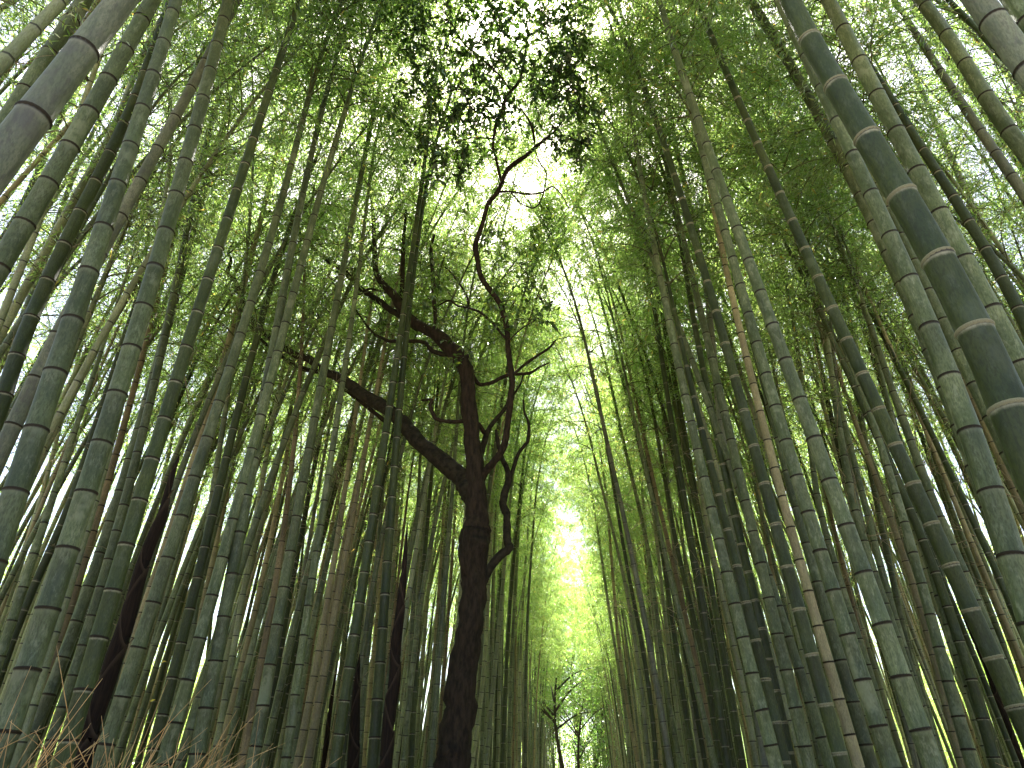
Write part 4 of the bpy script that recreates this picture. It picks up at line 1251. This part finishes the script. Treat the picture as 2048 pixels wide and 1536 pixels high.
for si, (px, w, lab) in enumerate(SHOOTS):
    r = np.random.default_rng(60 + si)
    dia = 0.125 if w > 20 else 0.10
    _, ry, _ = ray(*px[0])
    Y = F * dia / w * ry
    P = np.array([at(x, y, Y) for x, y in px])
    dd = (P[0] - P[min(3, len(P) - 1)]); dd /= np.linalg.norm(dd)
    P = np.vstack([[P[0][0] + dd[0] / max(0.3, -dd[2]) * P[0][2] * 0.8, Y, 0.0], P])
    C = smooth_line(P, 60)
    t = np.linspace(0, 1, 60)
    R = dia / 2 * np.interp(t, [0, 0.45, 0.75, 0.93, 1], [1, 0.92, 0.66, 0.30, 0.04])
    root = empty("bamboo_shoot", C[0], lab, "bamboo shoot", "young shoots in brown sheaths")
    C0 = C[0]
    V, Q, T = tube(C - C0, R * 0.95, 12)
    link("stalk", mesh_np("stalk", V, [Q, T], M_SHEATH, True), root)
    T_, N_, B_ = frames(C)
    H = np.concatenate([[0], np.cumsum(np.linalg.norm(np.diff(C, axis=0), axis=1))])
    ln = 0.30
    s = 0.05; k = 0
    while s < H[-1] - 0.15:
        # one sheath: a wrap whose rim runs obliquely and ends in a small blade
        e = min(H[-1] - 0.03, s + ln * 1.75)
        nseg, nside = 7, 14
        ph = k * math.pi + r.uniform(-0.5, 0.5)
        VV, QQ = [], []
        for i in range(nseg):
            for j in range(nside + 1):
                a = j / nside * 2 * math.pi * 0.97
                rim = 0.42 + 0.58 * (0.5 + 0.5 * math.cos(a - math.pi)) ** 1.3
                ss_ = s + (e - s) * rim * i / (nseg - 1)
                c = np.array([np.interp(ss_, H, C[:, q]) for q in range(3)])
                ii = min(59, int(np.interp(ss_, H, np.arange(60))))
                rad = np.interp(ss_, H, R) * (1.01 + 0.11 * i / (nseg - 1) + 0.012 * j / nside) + 0.001
                VV.append(c - C0 + rad * (math.cos(a + ph) * N_[ii] + math.sin(a + ph) * B_[ii]))
        w_ = nside + 1
        for i in range(nseg - 1):
            for j in range(nside):
                QQ.append((i * w_ + j, i * w_ + j + 1, (i + 1) * w_ + j + 1, (i + 1) * w_ + j))
        me = mesh_np("sheath", np.array(VV), np.array(QQ), M_WRAP, True, {"rim": np.repeat(np.linspace(0, 1, nseg), nside + 1)})
        so = link("sheath", me, root)
        # blade
        a = math.pi * 0.97
        ii = min(59, int(np.interp(e, H, np.arange(60))))
        c = np.array([np.interp(e, H, C[:, q]) for q in range(3)]) - C0
        out = math.cos(a + ph) * N_[ii] + math.sin(a + ph) * B_[ii]
        rad = np.interp(e, H, R) * 1.06
        p0 = c + out * rad
        p1 = p0 + T_[ii] * 0.06 + out * 0.035
        p2 = p1 + T_[ii] * 0.03 + out * 0.06 - np.array([0, 0, 0.02])
        sdv = np.cross(T_[ii], out)
        BV = np.array([p0 - sdv * 0.006, p0 + sdv * 0.006, p1 + sdv * 0.006, p1 - sdv * 0.006, p2])
        link("blade", mesh_np("blade", BV, [np.array([(0, 1, 2, 3)]), np.array([(3, 2, 4)])], M_SHEATHEDGE), so)
        s += ln * r.uniform(0.9, 1.1); k += 1

# ------------------------------------------------------------------ brushwood fences along both edges of the path
def fence(side, y0, y1, top, label, stray, seed):
    r = np.random.default_rng(seed)
    off = 1.50 * side
    root = empty("brushwood_fence", (path_x(y0) + off, y0, 0), label, "fence")
    O = np.array([path_x(y0) + off, y0, 0])
    ypos = np.arange(y0, y1 + 0.1, 1.6)
    for y in ypos:
        V, Q, T = tube(np.array([(path_x(y) + off, y, 0), (path_x(y) + off, y, top * 0.94)]) - O, [0.035, 0.033], 8)
        link("post", mesh_np("post", V, [Q, T], M_FENCEPOST, True), root)
    for zz in (0.45, 1.0, top - 0.22):
        P = np.array([(path_x(y) + off - side * 0.07, y, zz) for y in np.linspace(y0, y1, 20)]) - O
        V, Q, T = tube(P, np.full(20, 0.022), 8)
        link("rail", mesh_np("rail", V, [Q, T], M_CULM['b'], True, {"dn": np.full(len(V), 0.2)}), root)
    tw = MB()
    n = int((y1 - y0) * 130)
    for i in range(n):
        y = y0 + (y1 - y0) * r.random() ** 1.5
        x = path_x(y) + off + r.normal(0, 0.045)
        h = top + r.normal(0, 0.05)
        lean = r.normal(0, 0.10, 2)
        z0 = r.uniform(0, 0.5)
        P = np.array([(x, y, z0), (x + lean[0] * .4, y + lean[1] * .5, (z0 + h) / 2), (x + lean[0], y + lean[1], h)])
        tw.tube(P - O, [0.006, 0.005, 0.002], 4)
    # loose sprays that stand out above the top
    for (yy, dx, k, hh, ang) in stray:
        for i in range(k):
            y = yy + r.normal(0, 0.22); x = path_x(yy) + off + dx + r.normal(0, 0.14)
            a = ang + r.normal(0, 0.5)
            l = hh * r.uniform(0.5, 1.25)
            el = r.uniform(0.35, 1.1)
            d = np.array([math.cos(a) * math.cos(el), r.normal(0, 0.45), math.sin(el)])
            p0 = np.array([x, y, top - r.uniform(0.05, 0.15)])
            p1 = p0 + d * l * 0.5; p2 = p0 + d * l + np.array([math.cos(a) * 0.10 * l, 0, -0.10 * l])
            tw.tube(np.array([p0, p1, p2]) - O, [0.0017, 0.0013, 0.0006], 4)
            for q in range(3):
                b = p1 + (p2 - p1) * r.random()
                d2 = d + r.normal(0, 0.5, 3)
                tw.tube(np.array([b, b + d2 * l * 0.16, b + d2 * l * 0.3]) - O, [0.0012, 0.0009, 0.0005], 3)
    t = link("twig_bundle", tw.mesh("twig_bundle", M_TWIGDRY), root)
    t["kind"] = "stuff"

fence(-1, 1.0, 13.0, 1.47, "dry brushwood fence with loose orange twigs sticking up at the lower left", [(1.9, -0.05, 60, 0.30, 0.5), (2.2, 0, 90, 0.28, 0.4), (2.5, 0, 80, 0.26, 0.4), (3.0, 0, 8, 0.14, 0.4)], 3)
fence(1, 1.0, 13.0, 1.44, "dry brushwood fence with few loose twigs at the lower right corner", [(2.55, 0.1, 6, 0.40, 2.6), (2.3, 0.1, 8, 0.30, 2.6)], 4)

# ------------------------------------------------------------------ trees at the far end of the path and woodland behind the groves
def blob_leaves(centers, n_per, L0, L1, seed, base, asp=0.24, tone_mu=0.5):
    r = np.random.default_rng(seed)
    o = np.vstack([np.array(c) + r.normal(0, 0.5, (n_per, 3)) * np.array(R) for c, R in centers])
    n = len(o)
    d = r.normal(0, 1, (n, 3)); d[:, 2] -= 0.4; d /= np.linalg.norm(d, axis=1)[:, None]
    nr = np.array([0, 0, 1.0]) + r.normal(0, 0.6, (n, 3))
    s = np.cross(d, nr); s /= np.linalg.norm(s, axis=1)[:, None] + 1e-9
    L = r.uniform(L0, L1, n)[:, None]
    V = np.stack([o, o + d * L * .45 + s * L * asp, o + d * L, o + d * L * .45 - s * L * asp], axis=1).reshape(-1, 3) - np.array(base)
    k = np.arange(n)[:, None] * 4
    T = np.vstack([k + np.array([0, 1, 2]), k + np.array([0, 2, 3])])
    tone = np.clip(r.normal(tone_mu, 0.22, n), 0, 0.99)
    return V, T, np.repeat(tone, 4)

def far_tree(x, y, h, lean, seed, label, rad, crown_lo, trunk_r, n_per=420):
    r = np.random.default_rng(seed)
    root = empty("broadleaf_tree", (x, y, 0), label, "tree", "trees at the far end of the path")
    zz = np.linspace(0, h * 0.85, 9)
    C = np.stack([lean * zz + 0.25 * np.sin(zz * 0.7 + seed), 0.15 * np.sin(zz + seed), zz], axis=-1)
    R = np.linspace(trunk_r, trunk_r * 0.3, 9)
    link("trunk", limb_mesh("trunk", C, R, M_FARBARK, 9, 0.05, seed, 0.2), root)
    cents = []
    for k in range(7):
        t = r.uniform(crown_lo / h, 0.8)
        p = np.array([np.interp(t * h, zz, C[:, q]) for q in range(3)])
        a = r.uniform(0, 6.28)
        l = rad * r.uniform(0.6, 1.0)
        e = p + np.array([math.cos(a) * l, math.sin(a) * l, l * r.uniform(0.3, 0.9)])
        P = np.array([p, p * .5 + e * .5 + [0, 0, l * .12], e])
        link("limb", limb_mesh("limb", P, np.array([trunk_r * .4, trunk_r * .25, trunk_r * .08]), M_FARBARK, 6, 0.05, seed + k), root)
        cents.append((e, (rad * .5, rad * .5, rad * .38)))
        cents.append((p * .35 + e * .65 + r.normal(0, .4, 3), (rad * .45, rad * .45, rad * .35)))
    cents.append((C[-1] + [0, 0, 0.5], (rad * .6, rad * .6, rad * .5)))
    V, T, tn = blob_leaves(cents, n_per, 0.12, 0.22, seed, (0, 0, 0), 0.22, 0.32)
    f = link("foliage", mesh_np("foliage", V, T, M_WLEAF, False, {"tone": tn}), root)
    f["kind"] = "stuff"

far_tree(2.5, 38, 8.5, -0.03, 1, "dark leaning trunk of a tree standing nearest at the end of the path", 2.6, 4.5, 0.15, 120)
far_tree(3.8, 44, 9.0, 0.02, 2, "forked tree with bare dark limbs in middle of path end", 2.6, 3.5, 0.11, 200)
far_tree(5.2, 50, 9.0, 0.05, 3, "leafy tree at right of the path end before the bamboo wall", 3.6, 2.5, 0.16, 500)
far_tree(4.6, 58, 18.0, 0.02, 4, "tall bright leafy tree closing the path behind the forked tree", 4.2, 3.0, 0.25, 600)
far_tree(7.6, 61, 16.0, -0.02, 5, "bright leafy tree behind and right of the tall one at path end", 4.2, 2.0, 0.25, 600)
far_tree(1.0, 66, 13.0, 0.02, 6, "bright leafy tree behind the left bamboo wall at path end", 4.2, 2.0, 0.25, 600)

r = np.random.default_rng(91)
cents = []
for i in range(420):
    s = -1 if i % 2 else 1
    y = r.uniform(10, 68)
    off = r.uniform(20, 28) * s
    cents.append(((path_x(y) + off, y, r.uniform(0.3, 9.5)), (2.2, 2.2, 1.4)))
for i in range(150):
    cents.append(((r.uniform(-24, 34), r.uniform(62, 76), r.uniform(0.3, 8)), (2.6, 2.0, 1.5)))
V, T, tn = blob_leaves(cents, 700, 0.15, 0.30, 8, (0, 0, 0), 0.22, 0.55)
tag(link("far_woodland", mesh_np("far_woodland", V, T, M_WLEAF, False, {"tone": tn})), "bright sunlit leafy woodland glimpsed between the stems", "woodland", kind="stuff")

# ------------------------------------------------------------------ two yellow leaves falling
for i, (px, py, Y, lab) in enumerate([(322, 1325, 5.2, "upper of two small yellow leaves drifting down at lower left"), (299, 1403, 4.6, "lower of two small yellow leaves drifting down at lower left")]):
    c = np.array(at(px, py, Y))
    V, T = leaf_shape(np.zeros((1, 3)), np.array([[0.9, 0.1, 0.35]]), np.array([[0.1, -0.8, 0.5]]), np.full((1, 1), 0.035), np.full((1, 1), 0.007))
    o = link("falling_leaf", mesh_np("falling_leaf", V, T, M_YLEAF))
    o.location = c
    tag(o, lab, "leaf", "yellow leaves in the air")
